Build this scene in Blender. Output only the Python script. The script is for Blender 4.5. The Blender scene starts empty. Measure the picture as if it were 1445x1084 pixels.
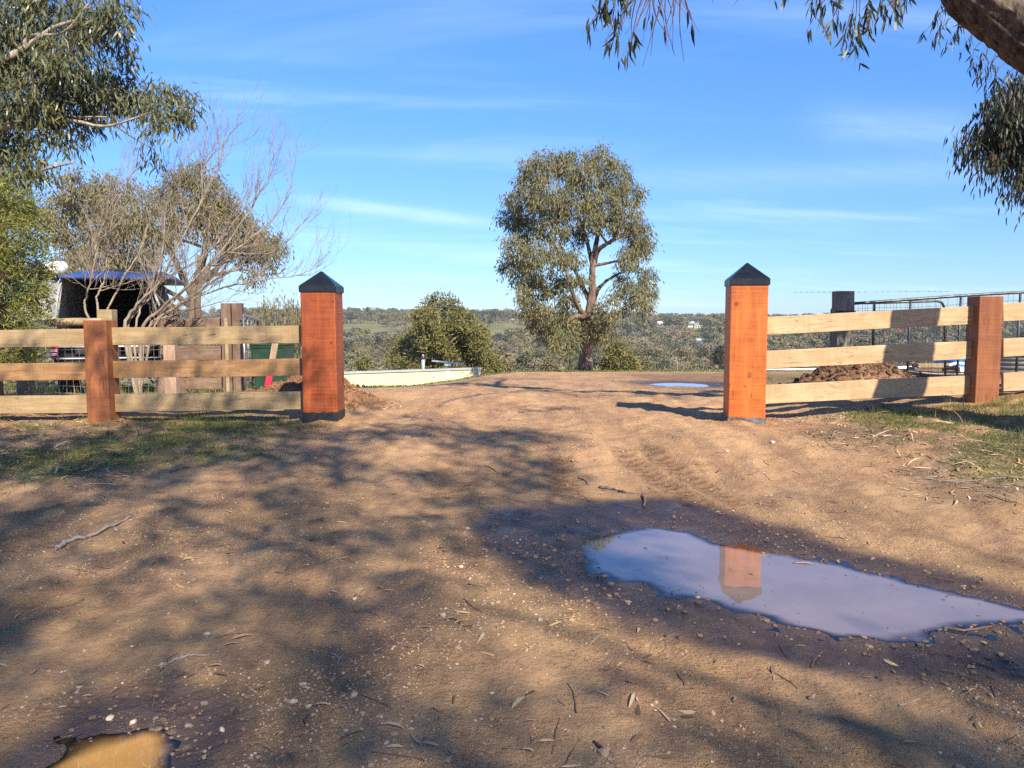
import bpy, bmesh, math, random
import numpy as np
from mathutils import Vector, Matrix
random.seed(7)
RNG = np.random.default_rng(11)
SC = bpy.context.scene
COL = SC.collection

# ------------------------------------------------------------------ camera, sky, sun, exposure
H = 1.37                                   # eye height above the water of the big puddle
F = 1090.0                                 # focal length in photograph pixels (1445 wide)
PITCH = math.atan(90.0 / F)
cam_d = bpy.data.cameras.new('camera')
cam_d.sensor_width = 36.0
cam_d.lens = 36.0 * F / 1445.0
cam_d.clip_start = 0.05
cam_d.clip_end = 6000
cam = bpy.data.objects.new('camera', cam_d)
COL.objects.link(cam)
cam.location = (0, 0, H)
cam.rotation_euler = (math.pi / 2 - PITCH, 0, 0)
SC.camera = cam

SUN_AZ = Vector((0.45, -0.89, 0)).normalized()      # horizontal direction towards the sun
SUN_EL = math.radians(37)
world = bpy.data.worlds.new('World')
SC.world = world
world.use_nodes = True
wn, wl = world.node_tree.nodes, world.node_tree.links
wn.clear()
w_out = wn.new('ShaderNodeOutputWorld')
w_bg = wn.new('ShaderNodeBackground')
w_bg.inputs['Strength'].default_value = 0.112
w_sky = wn.new('ShaderNodeTexSky')
w_sky.sky_type = 'NISHITA'
w_sky.sun_disc = False
w_sky.sun_elevation = SUN_EL
w_sky.sun_rotation = math.atan2(SUN_AZ.x, SUN_AZ.y)
w_sky.altitude = 200
w_sky.air_density = 1.0
w_sky.dust_density = 0.15
w_sky.ozone_density = 2.5
w_tc = wn.new('ShaderNodeTexCoord')
w_sep = wn.new('ShaderNodeSeparateXYZ')
wl.new(w_tc.outputs['Generated'], w_sep.inputs[0])
def wmath(op, a, b=None, clamp=False):
    n = wn.new('ShaderNodeMath'); n.operation = op; n.use_clamp = clamp
    for i, v in enumerate((a, b)):
        if v is None: continue
        if isinstance(v, (int, float)): n.inputs[i].default_value = v
        else: wl.new(v, n.inputs[i])
    return n.outputs[0]
# cirrus: noise laid on a high flat layer, stretched into streaks
zz = wmath('ADD', wmath('MAXIMUM', w_sep.outputs['Z'], 0.0), 0.10)
cu = wmath('DIVIDE', w_sep.outputs['X'], zz)
cv = wmath('DIVIDE', w_sep.outputs['Y'], zz)
w_cmb = wn.new('ShaderNodeCombineXYZ')
wl.new(wmath('MULTIPLY', wmath('ADD', cu, wmath('MULTIPLY', cv, 0.12)), 0.35), w_cmb.inputs[0])
wl.new(wmath('MULTIPLY', wmath('SUBTRACT', cv, wmath('MULTIPLY', cu, 0.10)), 1.25), w_cmb.inputs[1])
w_n1 = wn.new('ShaderNodeTexNoise')
w_n1.inputs['Scale'].default_value = 1.15
w_n1.inputs['Detail'].default_value = 7
w_n1.inputs['Roughness'].default_value = 0.55
w_n1.inputs['Distortion'].default_value = 0.5
wl.new(w_cmb.outputs[0], w_n1.inputs['Vector'])
w_rmp = wn.new('ShaderNodeMapRange')
w_rmp.interpolation_type = 'SMOOTHSTEP'
w_rmp.inputs['From Min'].default_value = 0.47
w_rmp.inputs['From Max'].default_value = 0.78
w_rmp.inputs['To Max'].default_value = 0.36
wl.new(w_n1.outputs[0], w_rmp.inputs['Value'])
# two single wisps of cirrus: a long streak left of the lone gum, a fainter patch on the right
wy = wmath('MAXIMUM', w_sep.outputs['Y'], 0.05)
wu = wmath('DIVIDE', w_sep.outputs['X'], wy); wv = wmath('DIVIDE', w_sep.outputs['Z'], wy)
w_n2 = wn.new('ShaderNodeTexNoise'); w_n2.inputs['Scale'].default_value = 1.0; w_n2.inputs['Detail'].default_value = 6; w_n2.inputs['Roughness'].default_value = 0.6
w_c2 = wn.new('ShaderNodeCombineXYZ'); wl.new(wmath('MULTIPLY', wu, 14.0), w_c2.inputs[0]); wl.new(wmath('MULTIPLY', wmath('ADD', wv, wmath('MULTIPLY', wu, 0.12)), 90.0), w_c2.inputs[1]); wl.new(w_c2.outputs[0], w_n2.inputs['Vector'])
def wisp(u0, v0, slope, wid, ulen, amp):
    d = wmath('DIVIDE', wmath('SUBTRACT', wv, wmath('ADD', wmath('MULTIPLY', wmath('SUBTRACT', wu, u0), slope), v0)), wid)
    e = wmath('DIVIDE', wmath('SUBTRACT', wu, u0), ulen)
    g = wmath('EXPONENT', wmath('MULTIPLY', wmath('ADD', wmath('MULTIPLY', d, d), wmath('MULTIPLY', wmath('MULTIPLY', e, e), wmath('MULTIPLY', e, e))), -1.0))
    return wmath('MULTIPLY', wmath('MULTIPLY', g, amp), wmath('ADD', wmath('MULTIPLY', w_n2.outputs[0], 1.4), 0.1))
w_cl = wmath('MAXIMUM', w_rmp.outputs[0], wmath('ADD', wisp(-0.14, 0.137, -0.12, 0.0085, 0.13, 0.44), wmath('ADD', wisp(0.49, 0.243, -0.05, 0.024, 0.11, 0.20), wisp(0.42, 0.185, 0.03, 0.018, 0.35, 0.15))), True)
w_tint = wn.new('ShaderNodeMix'); w_tint.data_type = 'RGBA'; w_tint.blend_type = 'MULTIPLY'
w_tint.inputs['Factor'].default_value = 1.0
w_elev = wn.new('ShaderNodeMix'); w_elev.data_type = 'RGBA'
w_er = wn.new('ShaderNodeMapRange'); w_er.interpolation_type = 'SMOOTHSTEP'
w_er.inputs['From Min'].default_value = 0.0; w_er.inputs['From Max'].default_value = 0.42
wl.new(w_sep.outputs['Z'], w_er.inputs['Value']); wl.new(w_er.outputs[0], w_elev.inputs['Factor'])
w_elev.inputs[6].default_value = (0.385, 0.52, 0.79, 1)
w_elev.inputs[7].default_value = (0.43, 0.715, 1.12, 1)
wl.new(w_elev.outputs[2], w_tint.inputs[7])
wl.new(w_sky.outputs[0], w_tint.inputs[6])
w_mix = wn.new('ShaderNodeMix'); w_mix.data_type = 'RGBA'
wl.new(w_cl, w_mix.inputs['Factor'])
wl.new(w_tint.outputs[2], w_mix.inputs[6])
w_mix.inputs[7].default_value = (4.6, 5.8, 7.4, 1)
wl.new(w_mix.outputs[2], w_bg.inputs['Color'])
wl.new(w_bg.outputs[0], w_out.inputs['Surface'])

sun_d = bpy.data.lights.new('sun', 'SUN')
sun_d.energy = 4.6
sun_d.angle = math.radians(0.7)
sun_d.color = (1.0, 0.90, 0.74)
sun = bpy.data.objects.new('sun', sun_d)
COL.objects.link(sun)
SUN_DIR = Vector((SUN_AZ.x * math.cos(SUN_EL), SUN_AZ.y * math.cos(SUN_EL), math.sin(SUN_EL)))
sun.rotation_euler = SUN_DIR.to_track_quat('Z', 'Y').to_euler()
sun.location = SUN_DIR * 60

vs = SC.view_settings
vs.view_transform = 'Standard'
vs.look = 'None'
vs.exposure = 1.0
vs.gamma = 1
vs.use_curve_mapping = False
SC.cycles.use_denoising = False
SC.cycles.sample_clamp_indirect = 4.0
SC.cycles.max_bounces = 6
SC.cycles.volume_bounces = 0
SC.cycles.transparent_max_bounces = 8

# ------------------------------------------------------------------ helpers
def P(px, py, y):
    """world point seen at photograph pixel (px, py), y metres in front of the camera"""
    a = (px - 722.5) / F
    b = (542.0 - py) / F
    dy = math.cos(PITCH) + b * math.sin(PITCH)
    dz = -math.sin(PITCH) + b * math.cos(PITCH)
    t = y / dy
    return Vector((a * t, y, H + dz * t))

def to_px(x, y, z):
    fy = y * math.cos(PITCH) - (z - H) * math.sin(PITCH)
    u = (z - H) * math.cos(PITCH) + y * math.sin(PITCH)
    return 722.5 + F * x / fy, 542.0 - F * u / fy

def hash2(ix, iy, seed):
    h = (ix.astype(np.int64) * 374761393 + iy.astype(np.int64) * 668265263 + seed * 974634777) & 0x7fffffff
    h = ((h ^ (h >> 13)) * 1274126177) & 0x7fffffff
    h = h ^ (h >> 16)
    return (h & 0xffff) / 65535.0

def vnoise(x, y, seed=0):
    ix, iy = np.floor(x), np.floor(y)
    fx, fy = x - ix, y - iy
    fx = fx * fx * (3 - 2 * fx); fy = fy * fy * (3 - 2 * fy)
    a = hash2(ix, iy, seed); b = hash2(ix + 1, iy, seed)
    c = hash2(ix, iy + 1, seed); d = hash2(ix + 1, iy + 1, seed)
    return (a * (1 - fx) + b * fx) * (1 - fy) + (c * (1 - fx) + d * fx) * fy

def fbm(x, y, sc, oct=4, seed=0):
    v, amp, tot = 0.0, 1.0, 0.0
    for o in range(oct):
        v = v + amp * (vnoise(x * sc + 17.3 * o, y * sc - 9.1 * o, seed + o) - 0.5)
        tot += amp; amp *= 0.5; sc *= 2.03
    return v / tot * 2

def sstep(a, b, x):
    t = np.clip((x - a) / (b - a), 0, 1)
    return t * t * (3 - 2 * t)

def sdf_poly(x, y, poly):
    """signed distance to a polygon, negative inside"""
    d = np.full(x.shape, 1e9); inside = np.zeros(x.shape, bool)
    n = len(poly)
    for i in range(n):
        ax, ay = poly[i]; bx, by = poly[(i + 1) % n]
        ex, ey = bx - ax, by - ay
        t = np.clip(((x - ax) * ex + (y - ay) * ey) / (ex * ex + ey * ey + 1e-12), 0, 1)
        d = np.minimum(d, np.hypot(x - ax - t * ex, y - ay - t * ey))
        c = ((ay > y) != (by > y)) & (x < (bx - ax) * (y - ay) / (by - ay + 1e-12) + ax)
        inside ^= c
    return np.where(inside, -d, d)

class MB:
    """collects pieces of geometry and links them as one mesh object"""
    def __init__(self): self.V = []; self.F = []; self.M = []; self.n = 0
    def add(self, V, Fc, mi=0):
        V = np.asarray(V, float).reshape(-1, 3)
        if not isinstance(Fc, list): Fc = [Fc]
        self.V.append(V)
        for f in Fc:
            f = np.asarray(f, np.int64)
            if f.size: self.F.append(f + self.n); self.M.append(np.full(len(f), mi))
        self.n += len(V)
        return self
    def mesh(self, name, smooth=True, origin=(0, 0, 0)):
        me = bpy.data.meshes.new(name)
        V = np.concatenate(self.V) - np.asarray(origin, float)
        me.vertices.add(len(V)); me.vertices.foreach_set('co', V.astype(np.float32).ravel())
        tot = np.concatenate([np.full(len(f), f.shape[1]) for f in self.F])
        idx = np.concatenate([f.ravel() for f in self.F])
        me.loops.add(len(idx)); me.loops.foreach_set('vertex_index', idx.astype(np.int32))
        me.polygons.add(len(tot))
        st = np.concatenate([[0], np.cumsum(tot)[:-1]])
        me.polygons.foreach_set('loop_start', st.astype(np.int32))
        me.polygons.foreach_set('loop_total', tot.astype(np.int32))
        me.polygons.foreach_set('material_index', np.concatenate(self.M).astype(np.int32))
        me.polygons.foreach_set('use_smooth', np.full(len(tot), smooth))
        me.update(calc_edges=True); me.validate()
        return me
    def build(self, name, mats, parent=None, smooth=True, origin=None):
        """vertices are in world space; with a parent they become relative to it"""
        if origin is None: origin = parent['_o'] if parent is not None and '_o' in parent else (0, 0, 0)
        me = self.mesh(name, smooth, origin)
        for m in (mats if isinstance(mats, (list, tuple)) else [mats]): me.materials.append(m)
        o = bpy.data.objects.new(name, me); COL.objects.link(o)
        if parent is not None:
            o.parent = parent
        else:
            o.location = origin
        return o

ORIG = {}
def tag(o, label=None, cat=None, group=None, kind=None):
    if label: o['label'] = label
    if cat: o['category'] = cat
    if group: o['group'] = group
    if kind: o['kind'] = kind
    return o

def thing(name, label, cat, loc, group=None, rz=0.0):
    o = bpy.data.objects.new(name, None); COL.objects.link(o)
    o.location = loc; o.rotation_euler = (0, 0, rz)
    o.empty_display_size = 0.2
    return tag(o, label, cat, group)

def part(mb, name, mats, parent, smooth=True, kind=None, label=None, local=False):
    """a child mesh; local=True when the vertices are already in the parent's own space"""
    origin = (0, 0, 0) if local else tuple(parent.location)
    o = mb.build(name, mats, parent, smooth, origin)
    if kind: o['kind'] = kind
    if label: o['label'] = label
    return o

def sub(mb, name, mats, parent, root, smooth=True):
    o = mb.build(name, mats, parent, smooth, (0, 0, 0)); return o

def tube(pts, rad, sides=6, cap=True):
    pts = np.asarray([tuple(p) for p in pts], float); n = len(pts)
    rad = np.asarray(rad, float) if np.ndim(rad) else np.full(n, float(rad))
    T = np.gradient(pts, axis=0) if n > 2 else np.repeat((pts[1] - pts[0])[None], 2, 0)
    T /= np.linalg.norm(T, axis=1)[:, None] + 1e-12
    up = np.array([0, 0, 1.0]) if abs(T[0, 2]) < 0.9 else np.array([1.0, 0, 0])
    u = np.cross(T[0], up); u /= np.linalg.norm(u)
    a = np.arange(sides) * 2 * np.pi / sides
    V = np.empty((n, sides, 3))
    for i in range(n):
        u = u - T[i] * np.dot(u, T[i]); u /= np.linalg.norm(u) + 1e-12
        v = np.cross(T[i], u)
        V[i] = pts[i] + rad[i] * (np.cos(a)[:, None] * u + np.sin(a)[:, None] * v)
    i0 = (np.arange(n - 1)[:, None] * sides + np.arange(sides)[None]).ravel()
    j0 = (np.arange(n - 1)[:, None] * sides + (np.arange(sides)[None] + 1) % sides).ravel()
    Fc = [np.stack([i0, j0, j0 + sides, i0 + sides], 1)]
    if cap:
        Fc.append(np.arange(sides)[::-1][None]); Fc.append((np.arange(sides) + (n - 1) * sides)[None])
    return V.reshape(-1, 3), Fc

def smooth_path(pts, k=4, jit=0.0, rng=None):
    """Catmull-Rom through the points"""
    p = np.asarray([tuple(q) for q in pts], float)
    p = np.vstack([2 * p[0] - p[1], p, 2 * p[-1] - p[-2]])
    out = []
    for i in range(1, len(p) - 2):
        for t in np.arange(k) / k:
            out.append(0.5 * ((2 * p[i]) + (p[i + 1] - p[i - 1]) * t + (2 * p[i - 1] - 5 * p[i] + 4 * p[i + 1] - p[i + 2]) * t * t
                              + (3 * p[i] - p[i - 1] - 3 * p[i + 1] + p[i + 2]) * t ** 3))
    out.append(p[-2]); out = np.array(out)
    if jit and rng is not None: out[1:-1] += rng.normal(0, jit, out[1:-1].shape)
    return out

def box(cx, cy, cz, sx, sy, sz):
    x, y, z = sx / 2, sy / 2, sz / 2
    V = np.array([(-x, -y, -z), (x, -y, -z), (x, y, -z), (-x, y, -z), (-x, -y, z), (x, -y, z), (x, y, z), (-x, y, z)]) + (cx, cy, cz)
    return V, np.array([(0, 3, 2, 1), (4, 5, 6, 7), (0, 1, 5, 4), (1, 2, 6, 5), (2, 3, 7, 6), (3, 0, 4, 7)])

def hexa(pts8):
    """eight corners: bottom ring then top ring"""
    return np.array([tuple(p) for p in pts8]), np.array([(0, 3, 2, 1), (4, 5, 6, 7), (0, 1, 5, 4), (1, 2, 6, 5), (2, 3, 7, 6), (3, 0, 4, 7)])

def bev_box(sx, sy, sz, bev=0.01, cuts=0, jit=0.0, axis=0, seg=2, seed=0):
    """bevelled timber, centred on the origin, optionally cut along an axis and made uneven"""
    bm = bmesh.new()
    bmesh.ops.create_cube(bm, size=1.0)
    for v in bm.verts: v.co = Vector((v.co.x * sx, v.co.y * sy, v.co.z * sz))
    if cuts:
        es = [e for e in bm.edges if abs((e.verts[0].co - e.verts[1].co)[axis]) > 1e-6]
        bmesh.ops.subdivide_edges(bm, edges=es, cuts=cuts)
    es = [e for e in bm.edges if len(e.link_faces) == 2 and e.calc_face_angle(0) > 0.5]
    bmesh.ops.bevel(bm, geom=es, offset=bev, segments=seg, affect='EDGES', profile=0.6)
    r = random.Random(seed)
    if jit:
        L = (sx, sy, sz)[axis]
        ph = [r.uniform(0, 6.28) for _ in range(6)]
        for v in bm.verts:
            t = v.co[axis] / L * 6.28
            o = [math.sin(t * 0.7 + ph[0]) + 0.5 * math.sin(t * 2.1 + ph[1]), math.sin(t * 0.9 + ph[2]) + 0.5 * math.sin(t * 1.7 + ph[3])]
            ax = [k for k in range(3) if k != axis]
            v.co[ax[0]] += o[0] * jit; v.co[ax[1]] += o[1] * jit
    bm.verts.index_update()
    V = np.array([tuple(v.co) for v in bm.verts])
    quads = {}
    for f in bm.faces: quads.setdefault(len(f.verts), []).append([v.index for v in f.verts])
    bm.free()
    return V, [np.array(q) for q in quads.values()]

def unit(a):
    return a / (np.linalg.norm(a, axis=-1, keepdims=True) + 1e-12)

def leaf_batch(C, A, L, W, rng, detailed=False):
    """many leaves at once: C base points, A axes, L lengths, W widths"""
    n = len(C)
    S = unit(np.cross(A, rng.normal(size=(n, 3)))); N = np.cross(S, A)
    L = L[:, None]; W = W[:, None]
    if detailed:
        c = rng.uniform(-0.12, 0.2, (n, 1))
        V = np.stack([C, C + A * L * .3 + S * W * .5 + N * L * c * .5, C + A * L * .3 - S * W * .5 + N * L * c * .5,
                      C + A * L * .65 + S * W * .38 + N * L * c * .6, C + A * L * .65 - S * W * .38 + N * L * c * .6, C + A * L - N * L * c * .3], 1)
        b = np.arange(n)[:, None] * 6
        return V.reshape(-1, 3), [b + np.array([0, 2, 1]), b + np.array([1, 2, 4, 3]), b + np.array([3, 4, 5])]
    V = np.stack([C, C + A * L * .45 + S * W * .5 + N * W * .25, C + A * L, C + A * L * .45 - S * W * .5 + N * W * .25], 1)
    b = np.arange(n)[:, None] * 4
    return V.reshape(-1, 3), [b + np.array([0, 1, 2]), b + np.array([0, 2, 3])]

# ------------------------------------------------------------------ materials
def new_mat(name):
    m = bpy.data.materials.new(name); m.use_nodes = True
    return m, m.node_tree.nodes, m.node_tree.links, m.node_tree.nodes['Principled BSDF']

def nmix(n, l, fac, a, b, mode='MIX'):
    x = n.new('ShaderNodeMix'); x.data_type = 'RGBA'; x.blend_type = mode
    for sock, v in ((x.inputs['Factor'], fac), (x.inputs[6], a), (x.inputs[7], b)):
        if isinstance(v, (int, float)): sock.default_value = v
        elif isinstance(v, tuple): sock.default_value = (*v, 1)
        else: l.new(v, sock)
    return x.outputs[2]

def nmath(n, l, op, a, b=None, clamp=False):
    x = n.new('ShaderNodeMath'); x.operation = op; x.use_clamp = clamp
    for i, v in enumerate((a, b)):
        if v is None: continue
        if isinstance(v, (int, float)): x.inputs[i].default_value = v
        else: l.new(v, x.inputs[i])
    return x.outputs[0]

def nnoise(n, l, vec, scale, detail=4, rough=0.55, dist=0.0):
    x = n.new('ShaderNodeTexNoise')
    x.inputs['Scale'].default_value = scale; x.inputs['Detail'].default_value = detail
    x.inputs['Roughness'].default_value = rough; x.inputs['Distortion'].default_value = dist
    if vec is not None: l.new(vec, x.inputs['Vector'])
    return x.outputs['Fac']

def nramp(n, l, v, a, b, lo=0.0, hi=1.0):
    x = n.new('ShaderNodeMapRange'); x.interpolation_type = 'SMOOTHSTEP'
    x.inputs['From Min'].default_value = a; x.inputs['From Max'].default_value = b
    x.inputs['To Min'].default_value = lo; x.inputs['To Max'].default_value = hi
    l.new(v, x.inputs['Value']); return x.outputs[0]

def nmap(n, l, vec, scale=(1, 1, 1), loc=None):
    x = n.new('ShaderNodeVectorMath'); x.operation = 'MULTIPLY'; l.new(vec, x.inputs[0]); x.inputs[1].default_value = scale
    if loc is None: return x.outputs[0]
    y = n.new('ShaderNodeVectorMath'); y.operation = 'ADD'; l.new(x.outputs[0], y.inputs[0])
    if isinstance(loc, tuple): y.inputs[1].default_value = loc
    else: l.new(loc, y.inputs[1])
    return y.outputs[0]

def nbump(n, l, h, strength, dist, bsdf, normal=None):
    x = n.new('ShaderNodeBump'); x.inputs['Strength'].default_value = strength; x.inputs['Distance'].default_value = dist
    l.new(h, x.inputs['Height'])
    if normal is not None: l.new(normal, x.inputs['Normal'])
    if bsdf is not None: l.new(x.outputs[0], bsdf.inputs['Normal'])
    return x.outputs[0]

def flat(name, col, rough=0.6, metal=0.0, var=0.12, scale=6.0, spec=0.5):
    """a plain painted, plastic or metal surface with a little mottling and grime"""
    m, n, l, b = new_mat(name)
    tc = n.new('ShaderNodeTexCoord')
    f = nnoise(n, l, tc.outputs['Object'], scale, 6, 0.65)
    l.new(nmix(n, l, nramp(n, l, f, 0.3, 0.75), tuple(c * (1 - var * 1.6) for c in col), tuple(min(1, c * (1 + var)) for c in col)), b.inputs['Base Color'])
    l.new(nramp(n, l, nnoise(n, l, tc.outputs['Object'], scale * 2.3, 4), 0.3, 0.7, rough * 0.8, min(1, rough * 1.2)), b.inputs['Roughness'])
    b.inputs['Metallic'].default_value = metal
    b.inputs['Specular IOR Level'].default_value = spec
    return m

def leaf_mat(name, c0, c1, c2, trans=0.25, rough=0.5):
    m, n, l, b = new_mat(name)
    g = n.new('ShaderNodeNewGeometry')
    r = g.outputs['Random Per Island']
    c = nmix(n, l, nramp(n, l, r, 0.0, 0.6), c0, c1)
    c = nmix(n, l, nramp(n, l, r, 0.72, 1.0), c, c2)
    big = nnoise(n, l, n.new('ShaderNodeTexCoord').outputs['Object'], 0.9, 3)
    c = nmix(n, l, nramp(n, l, big, 0.35, 0.7), c, nmix(n, l, 1.0, c, (1.25, 1.15, 0.85), 'MULTIPLY'))
    l.new(c, b.inputs['Base Color'])
    b.inputs['Roughness'].default_value = rough
    b.inputs['Specular IOR Level'].default_value = 0.35
    t = n.new('ShaderNodeBsdfTranslucent'); l.new(c, t.inputs['Color'])
    mx = n.new('ShaderNodeMixShader'); mx.inputs[0].default_value = trans
    l.new(b.outputs[0], mx.inputs[1]); l.new(t.outputs[0], mx.inputs[2])
    l.new(mx.outputs[0], n['Material Output'].inputs['Surface'])
    return m

def bark_mat(name, c0, c1, scale=8.0, bump=0.02, stretch=(1, 1, 0.18)):
    m, n, l, b = new_mat(name)
    tc = n.new('ShaderNodeTexCoord')
    v = nmap(n, l, tc.outputs['Object'], stretch)
    f = nnoise(n, l, v, scale, 8, 0.65, 0.6)
    g = nnoise(n, l, tc.outputs['Object'], scale * 0.25, 4)
    c = nmix(n, l, nramp(n, l, f, 0.32, 0.68), c0, c1)
    c = nmix(n, l, nramp(n, l, g, 0.45, 0.7, 0, 0.55), c, tuple(x * 0.62 for x in c0))
    l.new(c, b.inputs['Base Color'])
    b.inputs['Roughness'].default_value = 0.9; b.inputs['Specular IOR Level'].default_value = 0.2
    nbump(n, l, f, 0.9, bump, b)
    return m

def wood_mat(name, c_light, c_dark, c_knot, axis=0, grain=14.0, saw=0.0, rough=0.62, knots=2.2, stain=None, spec=0.3, foot=None, knot_at=()):
    """sawn timber: fibres along the axis, growth bands, knots, saw marks across, stains"""
    m, n, l, b = new_mat(name)
    tc = n.new('ShaderNodeTexCoord'); oi = n.new('ShaderNodeObjectInfo')
    offs = n.new('ShaderNodeVectorMath'); offs.operation = 'SCALE'
    cmb = n.new('ShaderNodeCombineXYZ')
    for k in range(3): l.new(oi.outputs['Random'], cmb.inputs[k])
    l.new(cmb.outputs[0], offs.inputs[0]); offs.inputs['Scale'].default_value = 37.0
    st = [1.0, 1.0, 1.0]; st[axis] = 0.07
    vec = nmap(n, l, tc.outputs['Object'], (1, 1, 1), offs.outputs[0])
    # knots bend the grain round them
    ks = [1.0, 0.0 if axis == 0 else 0.12, 1.0]; ks[axis] = 0.62
    vk = n.new('ShaderNodeTexVoronoi'); vk.feature = 'F1'; vk.inputs['Scale'].default_value = knots
    l.new(nmap(n, l, vec, tuple(ks)), vk.inputs['Vector'])
    kd = vk.outputs['Distance']
    warp = nmath(n, l, 'MULTIPLY', nramp(n, l, kd, 0.0, 0.42, 1.0, 0.0), 0.10)
    wc = n.new('ShaderNodeCombineXYZ')
    for k in range(3):
        if k != axis: l.new(warp, wc.inputs[k])
    gv = nmap(n, l, vec, tuple(st), wc.outputs[0])
    fib = nnoise(n, l, gv, grain * 7, 5, 0.6)
    band = nnoise(n, l, gv, grain, 3, 0.5, 0.8)
    c = nmix(n, l, nramp(n, l, band, 0.35, 0.66), c_light, c_dark)
    c = nmix(n, l, nramp(n, l, fib, 0.35, 0.75, 0.0, 0.55), c, tuple(x * 0.72 for x in c_dark))
    kc = nmix(n, l, nramp(n, l, kd, 0.03, 0.10, 0.95, 0.0), c, c_knot)
    kc = nmix(n, l, nramp(n, l, kd, 0.05, 0.2, 0.45, 0.0), kc, nmix(n, l, 0.5, c_dark, c_knot))
    c = kc
    if knot_at:
        sk = n.new('ShaderNodeSeparateXYZ'); l.new(tc.outputs['Object'], sk.inputs[0])
        wobk = nmath(n, l, 'MULTIPLY', nmath(n, l, 'SUBTRACT', nnoise(n, l, tc.outputs['Object'], 14, 3), 0.5), 0.05)
        for kx, kz, kr in knot_at:
            dx = nmath(n, l, 'SUBTRACT', sk.outputs['X'], kx); dz = nmath(n, l, 'MULTIPLY', nmath(n, l, 'SUBTRACT', sk.outputs['Z'], kz), 0.75)
            d = nmath(n, l, 'ADD', nmath(n, l, 'SQRT', nmath(n, l, 'ADD', nmath(n, l, 'MULTIPLY', dx, dx), nmath(n, l, 'MULTIPLY', dz, dz))), wobk)
            ring = nramp(n, l, nmath(n, l, 'SINE', nmath(n, l, 'MULTIPLY', d, 5.5 / kr)), 0.2, 0.9)
            c = nmix(n, l, nmath(n, l, 'MULTIPLY', ring, nramp(n, l, d, kr * .8, kr * 3.2, 0.55, 0.0)), c, c_dark)
            c = nmix(n, l, nramp(n, l, d, kr * .55, kr * 1.15, 0.92, 0.0), c, c_knot)
    ck = nmath(n, l, 'ABSOLUTE', nmath(n, l, 'SUBTRACT', nnoise(n, l, gv, grain * 1.7, 2, 0.4, 0.3), 0.5))
    gate = nramp(n, l, nnoise(n, l, vec, 2.0, 2), 0.46, 0.58)
    crack = nmath(n, l, 'MULTIPLY', nramp(n, l, ck, 0.0, 0.018 if axis == 0 else 0.012, 1.0, 0.0), gate)
    c = nmix(n, l, nmath(n, l, 'MULTIPLY', crack, 0.8), c, tuple(x * 0.45 for x in c_knot))
    chalk = nmath(n, l, 'MULTIPLY', nramp(n, l, nnoise(n, l, vec, 11, 5, 0.7, 0.6), 0.66, 0.74), 0.55)
    if axis == 0 and grain == 16: c = nmix(n, l, chalk, c, (0.62, 0.58, 0.50))
    blot = nnoise(n, l, vec, 3.2, 5, 0.6)
    c = nmix(n, l, nramp(n, l, blot, 0.42, 0.70, 0.0, 0.75), c, stain if stain else tuple(x * 0.7 for x in c_dark))
    h = nmath(n, l, 'SUBTRACT', fib, crack)
    if saw:
        sv = [2.0, 2.0, 2.0]; sv[axis] = 75.0
        sw = nnoise(n, l, nmap(n, l, vec, tuple(sv)), 1.0, 3, 0.6)
        c = nmix(n, l, nramp(n, l, sw, 0.35, 0.7, 0.0, saw), c, tuple(min(1, x * 1.5 + .02) for x in c_light))
        h = nmath(n, l, 'ADD', h, nmath(n, l, 'MULTIPLY', sw, 0.8))
    if foot:   # soil splashed up the foot of the post: height in the timber's own space
        sp = n.new('ShaderNodeSeparateXYZ'); l.new(tc.outputs['Object'], sp.inputs[0])
        hz = nmath(n, l, 'ADD', sp.outputs['Z'], nmath(n, l, 'MULTIPLY', nnoise(n, l, vec, 9, 4), 0.35))
        c = nmix(n, l, nramp(n, l, hz, foot[0], foot[1], 0.75, 0.0), c, foot[2])
    l.new(c, b.inputs['Base Color'])
    b.inputs['Roughness'].default_value = rough; b.inputs['Specular IOR Level'].default_value = spec
    nbump(n, l, h, 0.5, 0.004, b)
    return m

M = {}
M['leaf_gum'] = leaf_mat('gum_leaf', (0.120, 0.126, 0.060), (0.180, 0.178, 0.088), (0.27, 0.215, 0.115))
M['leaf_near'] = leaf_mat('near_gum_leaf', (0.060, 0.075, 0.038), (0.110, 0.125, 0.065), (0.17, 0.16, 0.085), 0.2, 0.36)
M['leaf_dark'] = leaf_mat('shaded_gum_leaf', (0.024, 0.032, 0.019), (0.042, 0.052, 0.030), (0.085, 0.072, 0.042), 0.12, 0.45)  # shade of the crown above is put into this darker leaf colour
M['leaf_back'] = leaf_mat('back_gum_leaf', (0.130, 0.125, 0.065), (0.195, 0.180, 0.098), (0.27, 0.215, 0.12))
M['leaf_wattle'] = leaf_mat('wattle_leaf', (0.085, 0.105, 0.022), (0.17, 0.185, 0.040), (0.30, 0.28, 0.07), 0.25)
M['leaf_bushy'] = leaf_mat('bushy_leaf', (0.110, 0.110, 0.036), (0.185, 0.175, 0.060), (0.24, 0.21, 0.08))
M['leaf_far4'] = leaf_mat('far_leaf_ashen', (0.165, 0.150, 0.115), (0.185, 0.168, 0.130), (0.205, 0.185, 0.14), 0.15, 0.7)
M['leaf_far5'] = leaf_mat('far_leaf_olive', (0.150, 0.150, 0.058), (0.175, 0.170, 0.068), (0.20, 0.185, 0.08), 0.15, 0.7)
M['leaf_far'] = leaf_mat('far_leaf', (0.115, 0.118, 0.072), (0.135, 0.135, 0.083), (0.155, 0.148, 0.09), 0.15, 0.7)
M['leaf_far2'] = leaf_mat('far_leaf_dark', (0.050, 0.062, 0.038), (0.065, 0.075, 0.047), (0.08, 0.085, 0.055), 0.15, 0.7)
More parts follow.
